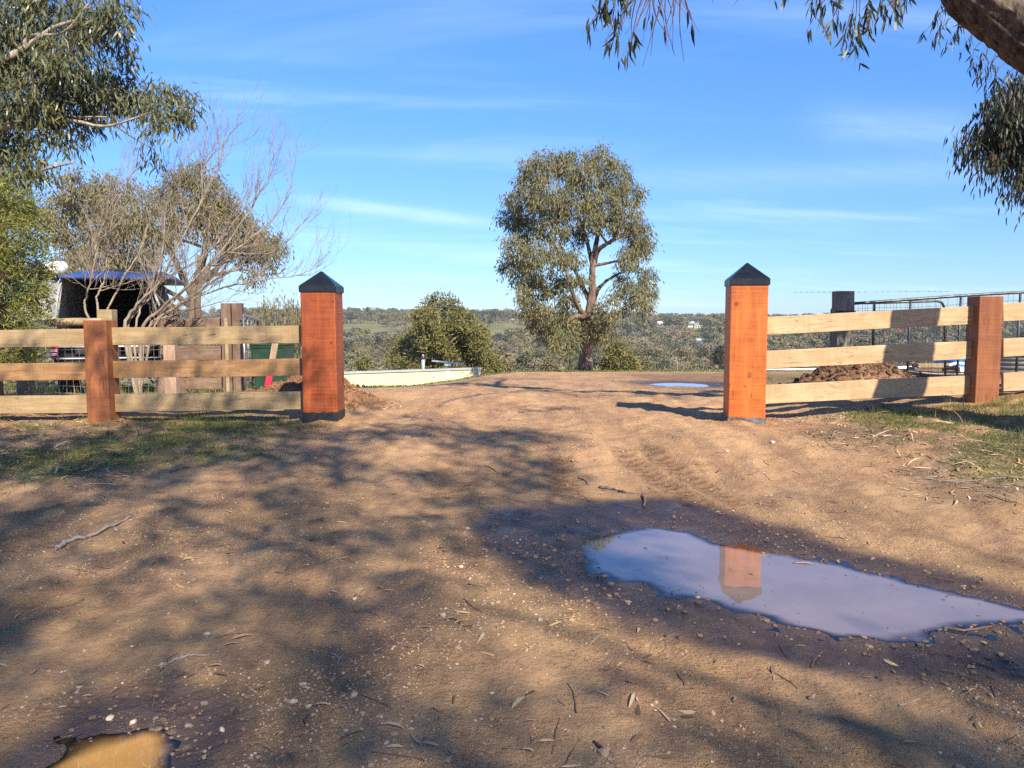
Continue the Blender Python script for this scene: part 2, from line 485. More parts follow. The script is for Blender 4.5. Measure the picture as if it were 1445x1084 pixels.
M['leaf_far3'] = leaf_mat('far_leaf_brown', (0.165, 0.143, 0.082), (0.190, 0.162, 0.094), (0.215, 0.175, 0.105), 0.15, 0.7)
M['bark_gum'] = bark_mat('gum_bark', (0.105, 0.070, 0.052), (0.26, 0.185, 0.135), 6, 0.03)
M['bark_rough'] = bark_mat('rough_bark', (0.042, 0.030, 0.024), (0.19, 0.135, 0.10), 13, 0.05, (1.0, 1.0, 0.28))
M['bark_pale'] = bark_mat('pale_bark', (0.20, 0.155, 0.125), (0.40, 0.34, 0.28), 10, 0.01)
M['bark_bare'] = bark_mat('bare_tree_bark', (0.21, 0.165, 0.125), (0.37, 0.305, 0.23), 14, 0.006)
M['bark_twig'] = bark_mat('twig_bark', (0.10, 0.065, 0.055), (0.19, 0.12, 0.10), 30, 0.002)
M['rail'] = wood_mat('pine_rail', (0.56, 0.40, 0.225), (0.44, 0.285, 0.145), (0.20, 0.095, 0.04), 0, 16, 0.10, 0.6, 2.0, (0.36, 0.235, 0.12))
M['rail_green'] = wood_mat('treated_pine_rail', (0.43, 0.305, 0.16), (0.33, 0.215, 0.105), (0.17, 0.085, 0.035), 0, 16, 0.12, 0.65, 2.0, (0.25, 0.18, 0.08))
M['rail_brown'] = wood_mat('brown_pine_rail', (0.40, 0.225, 0.10), (0.27, 0.14, 0.058), (0.15, 0.06, 0.025), 0, 18, 0.12, 0.65, 2.4, (0.23, 0.12, 0.05))
M['pillar'] = wood_mat('oiled_pillar', (0.56, 0.155, 0.024), (0.41, 0.098, 0.015), (0.16, 0.030, 0.007), 2, 9, 0.22, 0.48, 1.15, (0.26, 0.055, 0.012), 0.4, (-.95, -.25, (.44, .19, .075)), ((.02, -.10, .034), (-.15, .72, .030), (.06, .47, .012)))
M['pillar_red'] = wood_mat('red_oiled_pillar', (0.33, 0.074, 0.016), (0.22, 0.046, 0.011), (0.10, 0.026, 0.010), 2, 9, 0.25, 0.48, 0.9, (0.14, 0.030, 0.010), 0.4, (-.95, -.35, (.34, .12, .05)), ((-.17, .22, .03), (.15, .30, .022), (.1, -.55, .015)))  # redder timber; darker tone also stands in for tree shade on this pillar
M['post'] = wood_mat('oiled_post', (0.31, 0.112, 0.042), (0.21, 0.072, 0.028), (0.12, 0.035, 0.015), 2, 11, 0.15, 0.55, 1.6, (0.18, 0.06, 0.025), 0.3, (-0.55, -0.10, (0.42, 0.22, 0.10)))
M['old_wood'] = wood_mat('weathered_timber', (0.235, 0.165, 0.120), (0.155, 0.100, 0.072), (0.07, 0.04, 0.03), 2, 18, 0.0, 0.85, 1.8, (0.10, 0.065, 0.05), 0.2)
M['old_plank'] = wood_mat('weathered_plank', (0.27, 0.185, 0.130), (0.18, 0.115, 0.080), (0.08, 0.05, 0.035), 0, 16, 0.0, 0.85, 1.5, (0.12, 0.075, 0.055), 0.2)
M['log'] = wood_mat('pine_log', (0.42, 0.33, 0.20), (0.33, 0.24, 0.13), (0.16, 0.10, 0.05), 0, 14, 0.0, 0.8, 2.0)
M['grey_post'] = wood_mat('grey_post', (0.27, 0.235, 0.18), (0.17, 0.145, 0.11), (0.05, 0.04, 0.03), 2, 20, 0.0, 0.9, 1.6)
M['pale_post'] = wood_mat('pale_post', (0.46, 0.33, 0.24), (0.36, 0.24, 0.165), (0.18, 0.10, 0.06), 2, 14, 0.0, 0.8, 1.6)
M['black_cap'] = flat('black_powdercoat', (0.012, 0.014, 0.018), 0.32, 0.0, 0.25, 5)
M['black_wrap'] = flat('black_membrane', (0.014, 0.015, 0.017), 0.55, 0, 0.4, 14)
M['grey_wrap'] = flat('grey_membrane', (0.12, 0.115, 0.115), 0.6, 0, 0.55, 12)
M['steel'] = flat('galvanised_steel', (0.42, 0.44, 0.46), 0.42, 0.85, 0.2, 10)
M['dark_steel'] = flat('dull_steel', (0.10, 0.105, 0.11), 0.45, 0.7, 0.25, 10)
M['wire'] = flat('fence_wire', (0.55, 0.56, 0.56), 0.4, 0.7, 0.15, 20)
M['dark_wire'] = flat('dark_fence_wire', (0.06, 0.06, 0.062), 0.5, 0.6, 0.15, 20)
M['canvas'] = flat('grey_canvas', (0.40, 0.40, 0.38), 0.9, 0, 0.22, 3)
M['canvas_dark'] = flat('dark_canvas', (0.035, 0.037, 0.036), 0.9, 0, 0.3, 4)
M['vehicle'] = flat('vehicle_paint', (0.035, 0.04, 0.045), 0.3, 0.2, 0.2, 3)
M['glass'] = flat('dark_glass', (0.015, 0.018, 0.02), 0.08, 0.0, 0.1, 3)
M['rubber'] = flat('rubber', (0.018, 0.018, 0.018), 0.85, 0, 0.2, 8)
M['solar'] = flat('blue_roof', (0.035, 0.075, 0.26), 0.35, 0.1, 0.2, 3)
M['white'] = flat('white_plastic', (0.72, 0.72, 0.70), 0.45, 0, 0.06, 5)
M['red'] = flat('red_lens', (0.55, 0.012, 0.02), 0.2, 0, 0.15, 20)
M['red_paint'] = flat('red_paint', (0.68, 0.03, 0.06), 0.5, 0, 0.1, 8)
M['green_bin'] = flat('green_plastic', (0.022, 0.062, 0.038), 0.45, 0, 0.18, 4)
M['cream_wall'] = flat('cream_cladding', (0.60, 0.57, 0.33), 0.6, 0, 0.05, 1.5)
M['trim'] = flat('pale_grey_trim', (0.33, 0.36, 0.37), 0.5, 0, 0.06, 2)
M['roof_metal'] = flat('roof_sheet', (0.40, 0.42, 0.43), 0.45, 0.3, 0.1, 1)
M['white_roof'] = flat('white_roof_edge', (0.80, 0.80, 0.77), 0.5, 0, 0.04, 1)
M['brown_wall'] = flat('brown_brick_wall', (0.22, 0.13, 0.09), 0.85, 0, 0.15, 2)
M['blue_tarp'] = flat('blue_tarp', (0.02, 0.19, 0.55), 0.4, 0, 0.12, 5)
M['tank'] = flat('tank_sheet', (0.27, 0.255, 0.22), 0.55, 0.2, 0.15, 2)
M['plastic_pipe'] = flat('black_pipe', (0.02, 0.022, 0.026), 0.35, 0, 0.15, 6)

# ------------------------------------------------------------------ the lie of the land
CREST_X = np.array([-200, -40, -9, -4.3, -2.7, -1.1, 0.3, 10, 40, 200.0])
CREST_Y = np.array([24, 22, 19, 20, 24, 28, 33.3, 34.5, 36, 40.0])
DROP_D = np.array([0, 1.5, 5, 12, 40, 90, 140, 200, 300, 400, 500, 600, 660, 800, 1300.0])
DROP_Z = np.array([0, .30, 1.3, 3.0, 8, 14, 16, 14, 10.5, 6.4, 3.0, -0.2, -0.6, 12, 60.0])

def ground_base(x, y):
    x = np.asarray(x, float); y = np.asarray(y, float)
    yc = np.interp(x, CREST_X, CREST_Y)
    z = 0.165 * sstep(5.4, 8.6, y)
    yy = np.minimum(y, yc)
    z = z - 0.047 * np.maximum(yy - 12.0, 0)
    z = z - 0.030 * np.maximum(yy - 14.0, 0) * sstep(-0.3, -3.6, x)
    # a low bank rising to the right of the gate, and a slight one on the left
    z = z + 0.098 * np.clip(x - 2.95, 0, 7) * sstep(4.5, 8.5, y) * (1 - sstep(10.2, 15, y))
    z = z + 0.05 * np.clip(x - 2.0, 0, 6) * (1 - sstep(4.5, 8.5, y)) * sstep(5.5, 7.5, y + x * 0.3)
    d = np.maximum(y - yc, 0)
    drop = np.interp(d, DROP_D, DROP_Z)
    far = sstep(150, 420, y)
    drop = drop - far * (1.6 * sstep(560, 640, y) * sstep(-20, -120, x) + 3.0 * fbm(x, y, 0.0042, 3, 5) + 1.6 * sstep(-60, -180, x) - 1.0 * sstep(-30, 120, x))
    return z - drop

BIG = [(812, 770), (850, 756), (885, 746), (930, 744), (975, 751), (1020, 768), (1060, 776), (1110, 783), (1170, 795), (1230, 809), (1300, 825),
       (1370, 841), (1445, 856), (1530, 872), (1540, 884), (1445, 882), (1390, 886), (1335, 892), (1280, 901), (1230, 904), (1180, 899),
       (1120, 889), (1080, 873), (1030, 858), (980, 845), (920, 832), (870, 818), (830, 800)]
BIGWET = [(676, 742), (712, 724), (820, 712), (960, 704), (1040, 728), (1150, 758), (1300, 795), (1445, 835), (1620, 880), (1620, 960), (1445, 940), (1300, 962),
          (1150, 940), (1000, 905), (880, 872), (780, 832), (700, 782)]
SMALL = [(20, 1110), (60, 1078), (110, 1058), (160, 1034), (200, 1019), (240, 1017), (264, 1030), (258, 1058), (240, 1084), (215, 1130), (60, 1150)]
SMALLWET = [(-60, 1110), (30, 1040), (120, 990), (230, 975), (335, 1000), (345, 1040), (330, 1084), (300, 1150), (-40, 1180)]
def on_plane(px, py, z):
    p1 = P(px, py, 1.0); d = p1 - Vector((0, 0, H)); t = (z - H) / d.z
    return (d.x * t, d.y * t)
WZ = -0.02
BIG = [on_plane(a, b, WZ) for a, b in BIG]; BIGWET = [on_plane(a, b, 0.0) for a, b in BIGWET]
SMALL = [on_plane(a, b, WZ) for a, b in SMALL]; SMALLWET = [on_plane(a, b, 0.0) for a, b in SMALLWET]
FARP_Z = -0.11

def G0(px, py):
    """where the ray through a pixel meets the smooth ground"""
    d = P(px, py, 1.0) - Vector((0, 0, H)); t = 1.0
    ts = np.geomspace(1.2, 60, 3000)
    x, y, z = d.x * ts, d.y * ts, H + d.z * ts
    k = np.argmax(z < ground_base(x, y))
    return float(x[k]), float(y[k])
FARC = G0(959, 541)
# heaps of dug soil: (x, y, radius x, radius y, height)
MOUNDS = [(-2.75, 11.0, 0.66, 0.55, 0.42), (-2.25, 10.6, 0.45, 0.38, 0.10), (-3.4, 11.5, 0.7, 0.5, 0.26),
          (4.75, 11.5, 0.55, 0.42, 0.34), (5.5, 11.7, 0.6, 0.4, 0.34), (4.05, 11.3, 0.45, 0.35, 0.12)]
# fresh clay thrown up round the posts
COLLARS = [(-2.22, 9.2, 0.42, 0.05), (2.74, 9.2, 0.42, 0.05), (-4.85, 9.14, 0.38, 0.05), (5.60, 9.16, 0.36, 0.04), (-6.6, 9.0, 0.55, 0.03), (6.2, 9.1, 0.4, 0.03), (-3.9, 9.15, .35, .02)]
TYRES = [(G0(866, 628), G0(1000, 722)), (G0(905, 628), G0(1060, 722)), (G0(790, 640), G0(800, 700))]

def near_fields(x, y):
    """height added on top of the smooth ground, and the material masks"""
    e = 0.055 * fbm(x, y, 0.9, 3, 1) + 0.034 * fbm(x, y, 3.1, 3, 2)
    fine = fbm(x, y, 11.0, 3, 3)
    e = e + 0.012 * fine
    # soft wheel ruts along the track
    cx = 0.35 + 0.02 * (y - 4)
    for off in (-0.85, 0.75):
        e = e - 0.030 * np.exp(-((x - cx - off - 0.12 * np.sin(y * 0.7)) / 0.24) ** 2) * sstep(4.8, 6.5, y) * (1 - sstep(14, 20, y))
    near = 1 - sstep(13, 30, np.hypot(x, y))
    e = e * (0.25 + 0.75 * near)
    z = ground_base(x, y) + e
    wet = np.zeros_like(x); sand = np.zeros_like(x); mud = np.zeros_like(x)
    wob = 0.10 * fbm(x, y, 2.2, 3, 8)
    for poly, wp, deep in ((BIG, BIGWET, 0.05), (SMALL, SMALLWET, 0.035)):
        pa = np.array(wp); m = (x > pa[:, 0].min() - 1) & (x < pa[:, 0].max() + 1) & (y > pa[:, 1].min() - 1) & (y < pa[:, 1].max() + 1)
        if not m.any(): continue
        sd = sdf_poly(x[m], y[m], poly); sw = sdf_poly(x[m], y[m], wp)
        f = fine[m]
        rim = WZ + np.clip(sd, -0.5, 0.9) * np.where(sd < 0, 0.085, 0.042) + 0.008 * f * sstep(-0.2, 0.15, sd) + 0.004 * fbm(x[m], y[m], 4.0, 2, 31)
        k = 1 - sstep(0.0, 0.35, sw + wob[m])
        k = np.maximum(k, 1 - sstep(0.05, 0.35, sd))
        z[m] = z[m] * (1 - k) + rim * k
        wet[m] = np.maximum(wet[m], 1 - sstep(-0.10, 0.16, sw + wob[m]))
        wet[m] = np.maximum(wet[m], 1 - sstep(0.0, 0.22, sd))
        mud[m] = np.maximum(mud[m], 1 - sstep(-0.15, 0.30, sd + wob[m] * 1.6))
    # the distant puddle beyond the gate
    r = np.hypot((x - FARC[0]) / .8, (y - FARC[1]) / 1.3) + 0.2 * fbm(x, y, 1.1, 2, 44)
    k = 1 - sstep(0.6, 1.7, r)
    z = z - 0.10 * k
    wet = np.maximum(wet, 1 - sstep(0.9, 2.3, r))
    heap = np.zeros_like(x)
    for mx, my, rx, ry, h in MOUNDS:
        r = np.hypot((x - mx) / rx, (y - my) / ry)
        k = np.exp(-r * r * 1.3) * (r < 3)
        z = z + k * h * (1 + 0.35 * fbm(x, y, 3.5, 3, 12)) + 0.09 * sstep(.12, .45, k) * fbm(x, y, 8, 4, 15)
        heap = np.maximum(heap, sstep(0.10, 0.40, k))
    for mx, my, rr, h in COLLARS:
        r = np.hypot((x - mx) * 0.8, (y - my) * 1.25) / rr + 0.35 * fbm(x, y, 5, 2, 19)
        k = 1 - sstep(0.35, 1.3, r)
        z = z + k * h * (0.7 + 0.6 * fbm(x, y, 8, 2, 21)); sand = np.maximum(sand, k)
    track = np.zeros_like(x)
    for (ax, ay), (bx, by) in TYRES:
        ex, ey = bx - ax, by - ay; L = math.hypot(ex, ey)
        t = ((x - ax) * ex + (y - ay) * ey) / (L * L)
        s = ((x - ax) * -ey + (y - ay) * ex) / L
        k = (1 - sstep(0.08, 0.13, np.abs(s))) * sstep(-0.05, 0.1, t) * (1 - sstep(0.85, 1.05, t))
        lug = np.sin((t * L + 0.5 * np.abs(s)) * 2 * np.pi / 0.13)
        z = z - 0.014 * k + 0.014 * k * lug * sstep(.012, .03, np.abs(s)); track = np.maximum(track, k * (0.55 + 0.45 * (lug < 0)))
    for off in (-0.85, 0.75):
        rut = np.exp(-((x - cx - off - 0.12 * np.sin(y * 0.7)) / 0.22) ** 2) * sstep(4.6, 6.0, y) * (1 - sstep(12, 18, y))
        track = np.maximum(track, 0.42 * rut * sstep(-.25, .35, fbm(x * 2.5, y * .6, 1.2, 3, 55)))
    # grass: patches in front of each fence and on the yard behind
    gx, gy = to_px(x, np.maximum(y, 0.6), ground_base(x, y))
    def ell(cx, cy, a, b): return 1 - sstep(0.45, 1.2, np.hypot((gx - cx) / a, (gy - cy) / b) + 0.5 * fbm(x, y, 1.4, 3, 61))
    grass = np.maximum.reduce([ell(210, 632, 150, 40), ell(330, 604, 110, 24), ell(60, 655, 90, 40), ell(1330, 596, 150, 30), ell(1420, 625, 110, 55), ell(1470, 580, 120, 26)])
    grass = np.where(y > 0.6, grass, 0)
    behind = sstep(9.6, 12.0, y) * (1 - sstep(-4.2, -3.4, x)) + 0.9 * sstep(0.0, 2.5, y - np.interp(x, CREST_X, CREST_Y) + 1.2 + fbm(x, y, .5, 2, 3)) + sstep(11, 14, y) * sstep(5.5, 7, x)
    grass = np.maximum(grass, np.clip(behind, 0, 1) * (0.6 + 0.4 * fbm(x, y, 0.6, 2, 62)))
    # bark and leaf litter lying thick under the trees beside the track
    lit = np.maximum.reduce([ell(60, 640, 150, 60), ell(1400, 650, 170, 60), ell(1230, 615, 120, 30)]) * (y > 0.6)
    darkmud = sstep(0.0, 1.6, x - 2.9) * sstep(10.0, 12.0, y) * (1 - sstep(25, 33, y)) * 0.8
    darkmud = np.maximum(darkmud, heap)
    # darker, greyer leaf-mould soil under the trees on the near side, thinning towards the gate
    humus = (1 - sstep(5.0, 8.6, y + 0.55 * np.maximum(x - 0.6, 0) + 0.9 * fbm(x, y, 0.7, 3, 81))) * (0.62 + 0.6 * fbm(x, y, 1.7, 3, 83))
    return z, wet, grass, sand, mud, track, lit, darkmud, np.clip(humus, 0, 1)

def gz(x, y):
    x = np.atleast_1d(np.asarray(x, float)); y = np.atleast_1d(np.asarray(y, float))
    return near_fields(x, y)[0]
def gz1(x, y): return float(gz(x, y)[0])

def axis_coords(lo, hi, step, out_lo, out_hi, grow):
    c = list(np.arange(lo, hi + 1e-6, step)); s = step; v = c[-1]
    while v < out_hi: s *= grow; v += s; c.append(v)
    s = step; v = c[0]; left = []
    while v > out_lo: s *= grow; v -= s; left.append(v)
    return np.array(left[::-1] + c)
xs = axis_coords(-7.4, 7.4, 0.028, -1000, 1000, 1.09)
ys = np.concatenate([axis_coords(1.3, 12.6, 0.028, -160, 12.7, 1.12)[:-1], axis_coords(12.65, 12.7, 0.05, 12.6, 1150, 1.035)[1:]])
ys = np.unique(ys)
X, Y = np.meshgrid(xs, ys)
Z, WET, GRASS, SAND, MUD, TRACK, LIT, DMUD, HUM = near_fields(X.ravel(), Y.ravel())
far_k = sstep(60, 200, np.hypot(X.ravel(), Y.ravel()))
nxs = len(xs)
def sheet(j0, j1, name):
    nr = j1 - j0
    sl = slice(j0 * nxs, j1 * nxs)
    V = np.stack([X.ravel()[sl], Y.ravel()[sl], Z[sl]], 1)
    i = (np.arange(nr - 1)[:, None] * nxs + np.arange(nxs - 1)[None]).ravel()
    mb = MB().add(V, np.stack([i, i + 1, i + 1 + nxs, i + nxs], 1))
    me = mb.mesh(name)
    for an, arr in (('wet', WET), ('grass', GRASS), ('sand', SAND), ('mud', MUD), ('track', TRACK), ('litter', LIT), ('dmud', DMUD), ('humus', HUM)):
        a = me.attributes.new(an, 'FLOAT', 'POINT'); a.data.foreach_set('value', arr[sl].astype(np.float32))
    o = bpy.data.objects.new(name, me); COL.objects.link(o); o['kind'] = 'structure'
    return o
jsplit = int(np.argmax(ys > 60))
ground = sheet(0, jsplit + 1, 'ground')
hills = sheet(jsplit, len(ys), 'hills')

def attr(n, name):
    x = n.new('ShaderNodeAttribute'); x.attribute_name = name; return x.outputs['Fac']
def ground_material():
    m, n, l, b = new_mat('gravelly_clay')
    tc = n.new('ShaderNodeTexCoord').outputs['Object']
    big = nnoise(n, l, tc, 0.55, 4, 0.55, 0.4); med = nnoise(n, l, tc, 3.2, 6, 0.62); fine = nnoise(n, l, tc, 34, 5, 0.7); grit = nnoise(n, l, tc, 150, 3, 0.7)
    c = nmix(n, l, nramp(n, l, big, 0.36, 0.64), (0.56, 0.322, 0.150), (0.48, 0.288, 0.146))
    c = nmix(n, l, nramp(n, l, med, 0.40, 0.68, 0, 0.7), c, (0.37, 0.205, 0.105))
    stv = nnoise(n, l, nmap(n, l, tc, (4.5, 0.55, 1.0)), 1.0, 5, 0.6)
    c = nmix(n, l, nramp(n, l, stv, 0.42, 0.62, 0, 0.72), c, (0.33, 0.180, 0.105))
    smooth = nramp(n, l, nnoise(n, l, nmap(n, l, tc, (1.6, 0.5, 1.0)), 1.0, 4, 0.6), 0.40, 0.60)
    c = nmix(n, l, nmath(n, l, 'MULTIPLY', smooth, 0.35), c, (0.50, 0.320, 0.168))
    c = nmix(n, l, nramp(n, l, fine, 0.50, 0.72, 0, 0.6), c, (0.25, 0.140, 0.075))
    c = nmix(n, l, nmath(n, l, 'MULTIPLY', nramp(n, l, grit, 0.52, 0.70, 0, 0.8), nmath(n, l, 'SUBTRACT', 1.0, nmath(n, l, 'MULTIPLY', smooth, 0.8))), c, (0.62, 0.47, 0.32))
    c = nmix(n, l, nmath(n, l, 'MULTIPLY', nramp(n, l, nnoise(n, l, tc, 85, 4, 0.75), 0.53, 0.68, 0, 0.8), nmath(n, l, 'SUBTRACT', 1.0, nmath(n, l, 'MULTIPLY', smooth, 0.75))), c, (0.16, 0.088, 0.050))
    # small stones set in the clay
    vo = n.new('ShaderNodeTexVoronoi'); vo.inputs['Scale'].default_value = 46; l.new(tc, vo.inputs['Vector'])
    sepc = n.new('ShaderNodeSeparateColor'); l.new(vo.outputs['Color'], sepc.inputs[0])
    stone = nmath(n, l, 'MULTIPLY', nramp(n, l, vo.outputs['Distance'], 0.24, 0.36, 1, 0), nramp(n, l, sepc.outputs[0], 0.80, 0.84))
    stone = nmath(n, l, 'MULTIPLY', stone, nramp(n, l, nnoise(n, l, tc, 1.6, 3), 0.38, 0.62))
    sc = nmix(n, l, sepc.outputs[1], (0.48, 0.36, 0.25), (0.30, 0.20, 0.14))
    c = nmix(n, l, stone, c, sc)
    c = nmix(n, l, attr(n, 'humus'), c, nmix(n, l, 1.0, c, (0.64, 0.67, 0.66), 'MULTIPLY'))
    # leaf litter and soil under the trees, clay, grass
    lit = attr(n, 'litter')
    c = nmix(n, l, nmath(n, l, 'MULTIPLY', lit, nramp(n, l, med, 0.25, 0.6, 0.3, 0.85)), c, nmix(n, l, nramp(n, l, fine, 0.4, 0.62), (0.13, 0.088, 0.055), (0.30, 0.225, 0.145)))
    c = nmix(n, l, nmath(n, l, 'MULTIPLY', attr(n, 'dmud'), nramp(n, l, med, 0.2, 0.7, 0.6, 1.0)), c, nmix(n, l, nramp(n, l, fine, 0.4, 0.65), (0.17, 0.085, 0.05), (0.24, 0.135, 0.085)))
    c = nmix(n, l, attr(n, 'sand'), c, nmix(n, l, nramp(n, l, nnoise(n, l, tc, 9, 5, 0.65), 0.4, 0.62), (0.50, 0.27, 0.10), (0.27, 0.145, 0.065)))
    gr = nmath(n, l, 'MULTIPLY', attr(n, 'grass'), nramp(n, l, nnoise(n, l, tc, 2.4, 5, 0.65), 0.36, 0.62, 0.05, 0.8))
    c = nmix(n, l, gr, c, nmix(n, l, nramp(n, l, fine, 0.38, 0.62), (0.095, 0.115, 0.038), (0.19, 0.19, 0.075)))
    c = nmix(n, l, nmath(n, l, 'MULTIPLY', attr(n, 'track'), 0.85), c, (0.17, 0.095, 0.06))
    # wetness darkens and polishes
    w = nmath(n, l, 'MULTIPLY', attr(n, 'wet'), nramp(n, l, med, 0.15, 0.5, 0.75, 1.0))
    c = nmix(n, l, w, c, nmix(n, l, 1.0, c, (0.135, 0.130, 0.145), 'MULTIPLY'))
    md = attr(n, 'mud')
    c = nmix(n, l, nmath(n, l, 'MULTIPLY', md, 0.35), c, (0.16, 0.098, 0.066))
    l.new(c, b.inputs['Base Color'])
    film = nmath(n, l, 'MULTIPLY', nmath(n, l, 'MAXIMUM', md, nmath(n, l, 'MULTIPLY', w, 0.85)), nramp(n, l, nnoise(n, l, tc, 7, 5, 0.7), 0.42, 0.62))
    r1 = n.new('ShaderNodeMix'); l.new(w, r1.inputs[0]); r1.inputs[2].default_value = 0.95; r1.inputs[3].default_value = 0.46
    r2 = n.new('ShaderNodeMix'); l.new(film, r2.inputs[0]); l.new(r1.outputs[0], r2.inputs[2]); r2.inputs[3].default_value = 0.14
    l.new(r2.outputs[0], b.inputs['Roughness'])
    s1 = n.new('ShaderNodeMix'); l.new(w, s1.inputs[0]); s1.inputs[2].default_value = 0.12; s1.inputs[3].default_value = 0.5
    l.new(s1.outputs[0], b.inputs['Specular IOR Level'])
    hh = nmath(n, l, 'ADD', nmath(n, l, 'MULTIPLY', fine, 1.0), nmath(n, l, 'MULTIPLY', grit, 0.35))
    hh = nmath(n, l, 'ADD', hh, nmath(n, l, 'MULTIPLY', stone, 0.5))
    hh = nmath(n, l, 'MULTIPLY', hh, nmath(n, l, 'SUBTRACT', 1.0, nmath(n, l, 'MULTIPLY', smooth, 0.6)))
    hh = nmath(n, l, 'MULTIPLY', hh, nmath(n, l, 'SUBTRACT', 1.0, nmath(n, l, 'MULTIPLY', film, 0.8)))
    n1 = nbump(n, l, hh, 1.0, 0.03, None)
    nbump(n, l, med, 0.5, 0.05, b, n1)
    return m
def hill_material():
    m, n, l, b = new_mat('pasture_hills')
    tc = n.new('ShaderNodeTexCoord').outputs['Object']
    a = nnoise(n, l, tc, 0.018, 5, 0.6); f = nnoise(n, l, tc, 0.25, 6, 0.7)
    c = nmix(n, l, nramp(n, l, a, 0.4, 0.62), (0.175, 0.175, 0.065), (0.235, 0.205, 0.095))
    c = nmix(n, l, nramp(n, l, f, 0.42, 0.7, 0, 0.6), c, (0.13, 0.125, 0.06))
    l.new(c, b.inputs['Base Color']); b.inputs['Roughness'].default_value = 0.95; b.inputs['Specular IOR Level'].default_value = 0.1
    return m
ground.data.materials.append(ground_material())
hills.data.materials.append(hill_material())

# ------------------------------------------------------------------ puddles
def water_mat(name, silt, rough=0.015):
    m, n, l, b = new_mat(name)
    tc = n.new('ShaderNodeTexCoord').outputs['Object']
    f = nnoise(n, l, tc, 2.2, 4, 0.6)
    l.new(nmix(n, l, nramp(n, l, f, 0.35, 0.7), silt, tuple(x * 0.8 for x in silt)), b.inputs['Base Color'])
    b.inputs['Roughness'].default_value = rough
    b.inputs['IOR'].default_value = 1.55
    b.inputs['Specular IOR Level'].default_value = 1.0
    bn = nbump(n, l, nnoise(n, l, tc, 5, 2), 0.02, 0.02, b)
    # clear film where the water thins out over the mud
    t = n.new('ShaderNodeBsdfTransparent'); gl = n.new('ShaderNodeBsdfGlossy'); gl.inputs['Roughness'].default_value = 0.05; l.new(bn, gl.inputs['Normal'])
    fr = n.new('ShaderNodeFresnel'); fr.inputs['IOR'].default_value = 1.4; l.new(bn, fr.inputs['Normal'])
    fm_ = n.new('ShaderNodeMixShader'); l.new(fr.outputs[0], fm_.inputs[0]); l.new(t.outputs[0], fm_.inputs[1]); l.new(gl.outputs[0], fm_.inputs[2])
    mx = n.new('ShaderNodeMixShader'); l.new(nramp(n, l, attr(n, 'depth'), 0.0, 0.0075), mx.inputs[0]); l.new(fm_.outputs[0], mx.inputs[1]); l.new(b.outputs[0], mx.inputs[2])
    l.new(mx.outputs[0], n['Material Output'].inputs['Surface'])
    return m
M['water'] = water_mat('silty_water', (0.215, 0.155, 0.130))
M['water_ochre'] = water_mat('ochre_water', (0.52, 0.27, 0.08))
def puddle(name, poly, z, mat, grow=0.25, step=0.02):
    pa = np.array(poly); c = pa.mean(0)
    gx_ = np.arange(pa[:, 0].min() - .3, pa[:, 0].max() + .3, step); gy_ = np.arange(pa[:, 1].min() - .3, pa[:, 1].max() + .3, step)
    U, W_ = np.meshgrid(gx_, gy_); dep = (z - gz(U.ravel(), W_.ravel())).reshape(U.shape); sd = sdf_poly(U.ravel(), W_.ravel(), poly).reshape(U.shape)
    ok = (dep > -0.012) & (sd < grow + .10)
    q = ok[:-1, :-1] & ok[1:, :-1] & ok[:-1, 1:] & ok[1:, 1:]
    nx = len(gx_); jj, ii = np.where(q); v = jj * nx + ii
    Fq = np.stack([v, v + 1, v + 1 + nx, v + nx], 1); used, inv = np.unique(Fq, return_inverse=True)
    V = np.stack([U.ravel()[used] - c[0], W_.ravel()[used] - c[1], np.zeros(len(used))], 1)
    me = MB().add(V, inv.reshape(-1, 4)).mesh(name); me.materials.append(mat)
    a = me.attributes.new('depth', 'FLOAT', 'POINT'); a.data.foreach_set('value', dep.ravel()[used].astype(np.float32))
    o = bpy.data.objects.new(name, me); COL.objects.link(o); o.location = (c[0], c[1], z); o['kind'] = 'structure'
    return o
puddle('puddle', BIG, WZ, M['water'], 0.12)
puddle('puddle', SMALL, WZ, M['water_ochre'], 0.12)
fz = gz1(*FARC)
puddle('puddle', [(FARC[0] + 0.62 * math.cos(a) * (1 + .12 * math.sin(3 * a)), FARC[1] + 0.75 * math.sin(a)) for a in np.arange(14) * 2 * math.pi / 14], fz + 0.035, M['water'], 0.0)

# ------------------------------------------------------------------ gate pillars and post-and-rail fences
def timber(name, parent, p0, p1, h, d, mat, bev=0.006, jit=0.0015, roll=0.0, seed=0, cuts=8):
    """a sawn length from p0 to p1 (world), h high, d thick; grain along its own x"""
    p0, p1 = Vector(p0), Vector(p1); L = (p1 - p0).length
    V, Fc = bev_box(L, d, h, bev, cuts, jit, 0, 2, seed)
    o = MB().add(V, Fc).build(name, mat, None, False)
    ex = (p1 - p0).normalized(); ez = Vector((0, 0, 1)); ey = ez.cross(ex).normalized(); ez = ex.cross(ey)
    R = Matrix((ex, ey, ez)).transposed().to_4x4()
    Mx = Matrix.Translation((p0 + p1) / 2) @ R @ Matrix.Rotation(roll, 4, 'X')
    o.parent = parent
    o.matrix_local = Matrix.Translation(-Vector(parent.location)) @ Mx
    return o

def upright(name, parent, x, y, z0, z1, w, d, mat, rz=0.0, bev=0.012, jit=0.002, seed=0, lean=0.0):
    V, Fc = bev_box(w, d, z1 - z0, bev, 6, jit, 2, 2, seed)
    o = MB().add(V, Fc).build(name, mat, None, False)
    o.parent = parent
    o.location = Vector((x, y, (z0 + z1) / 2)) - Vector(parent.location); o.rotation_euler = (0, lean, rz)
    return o

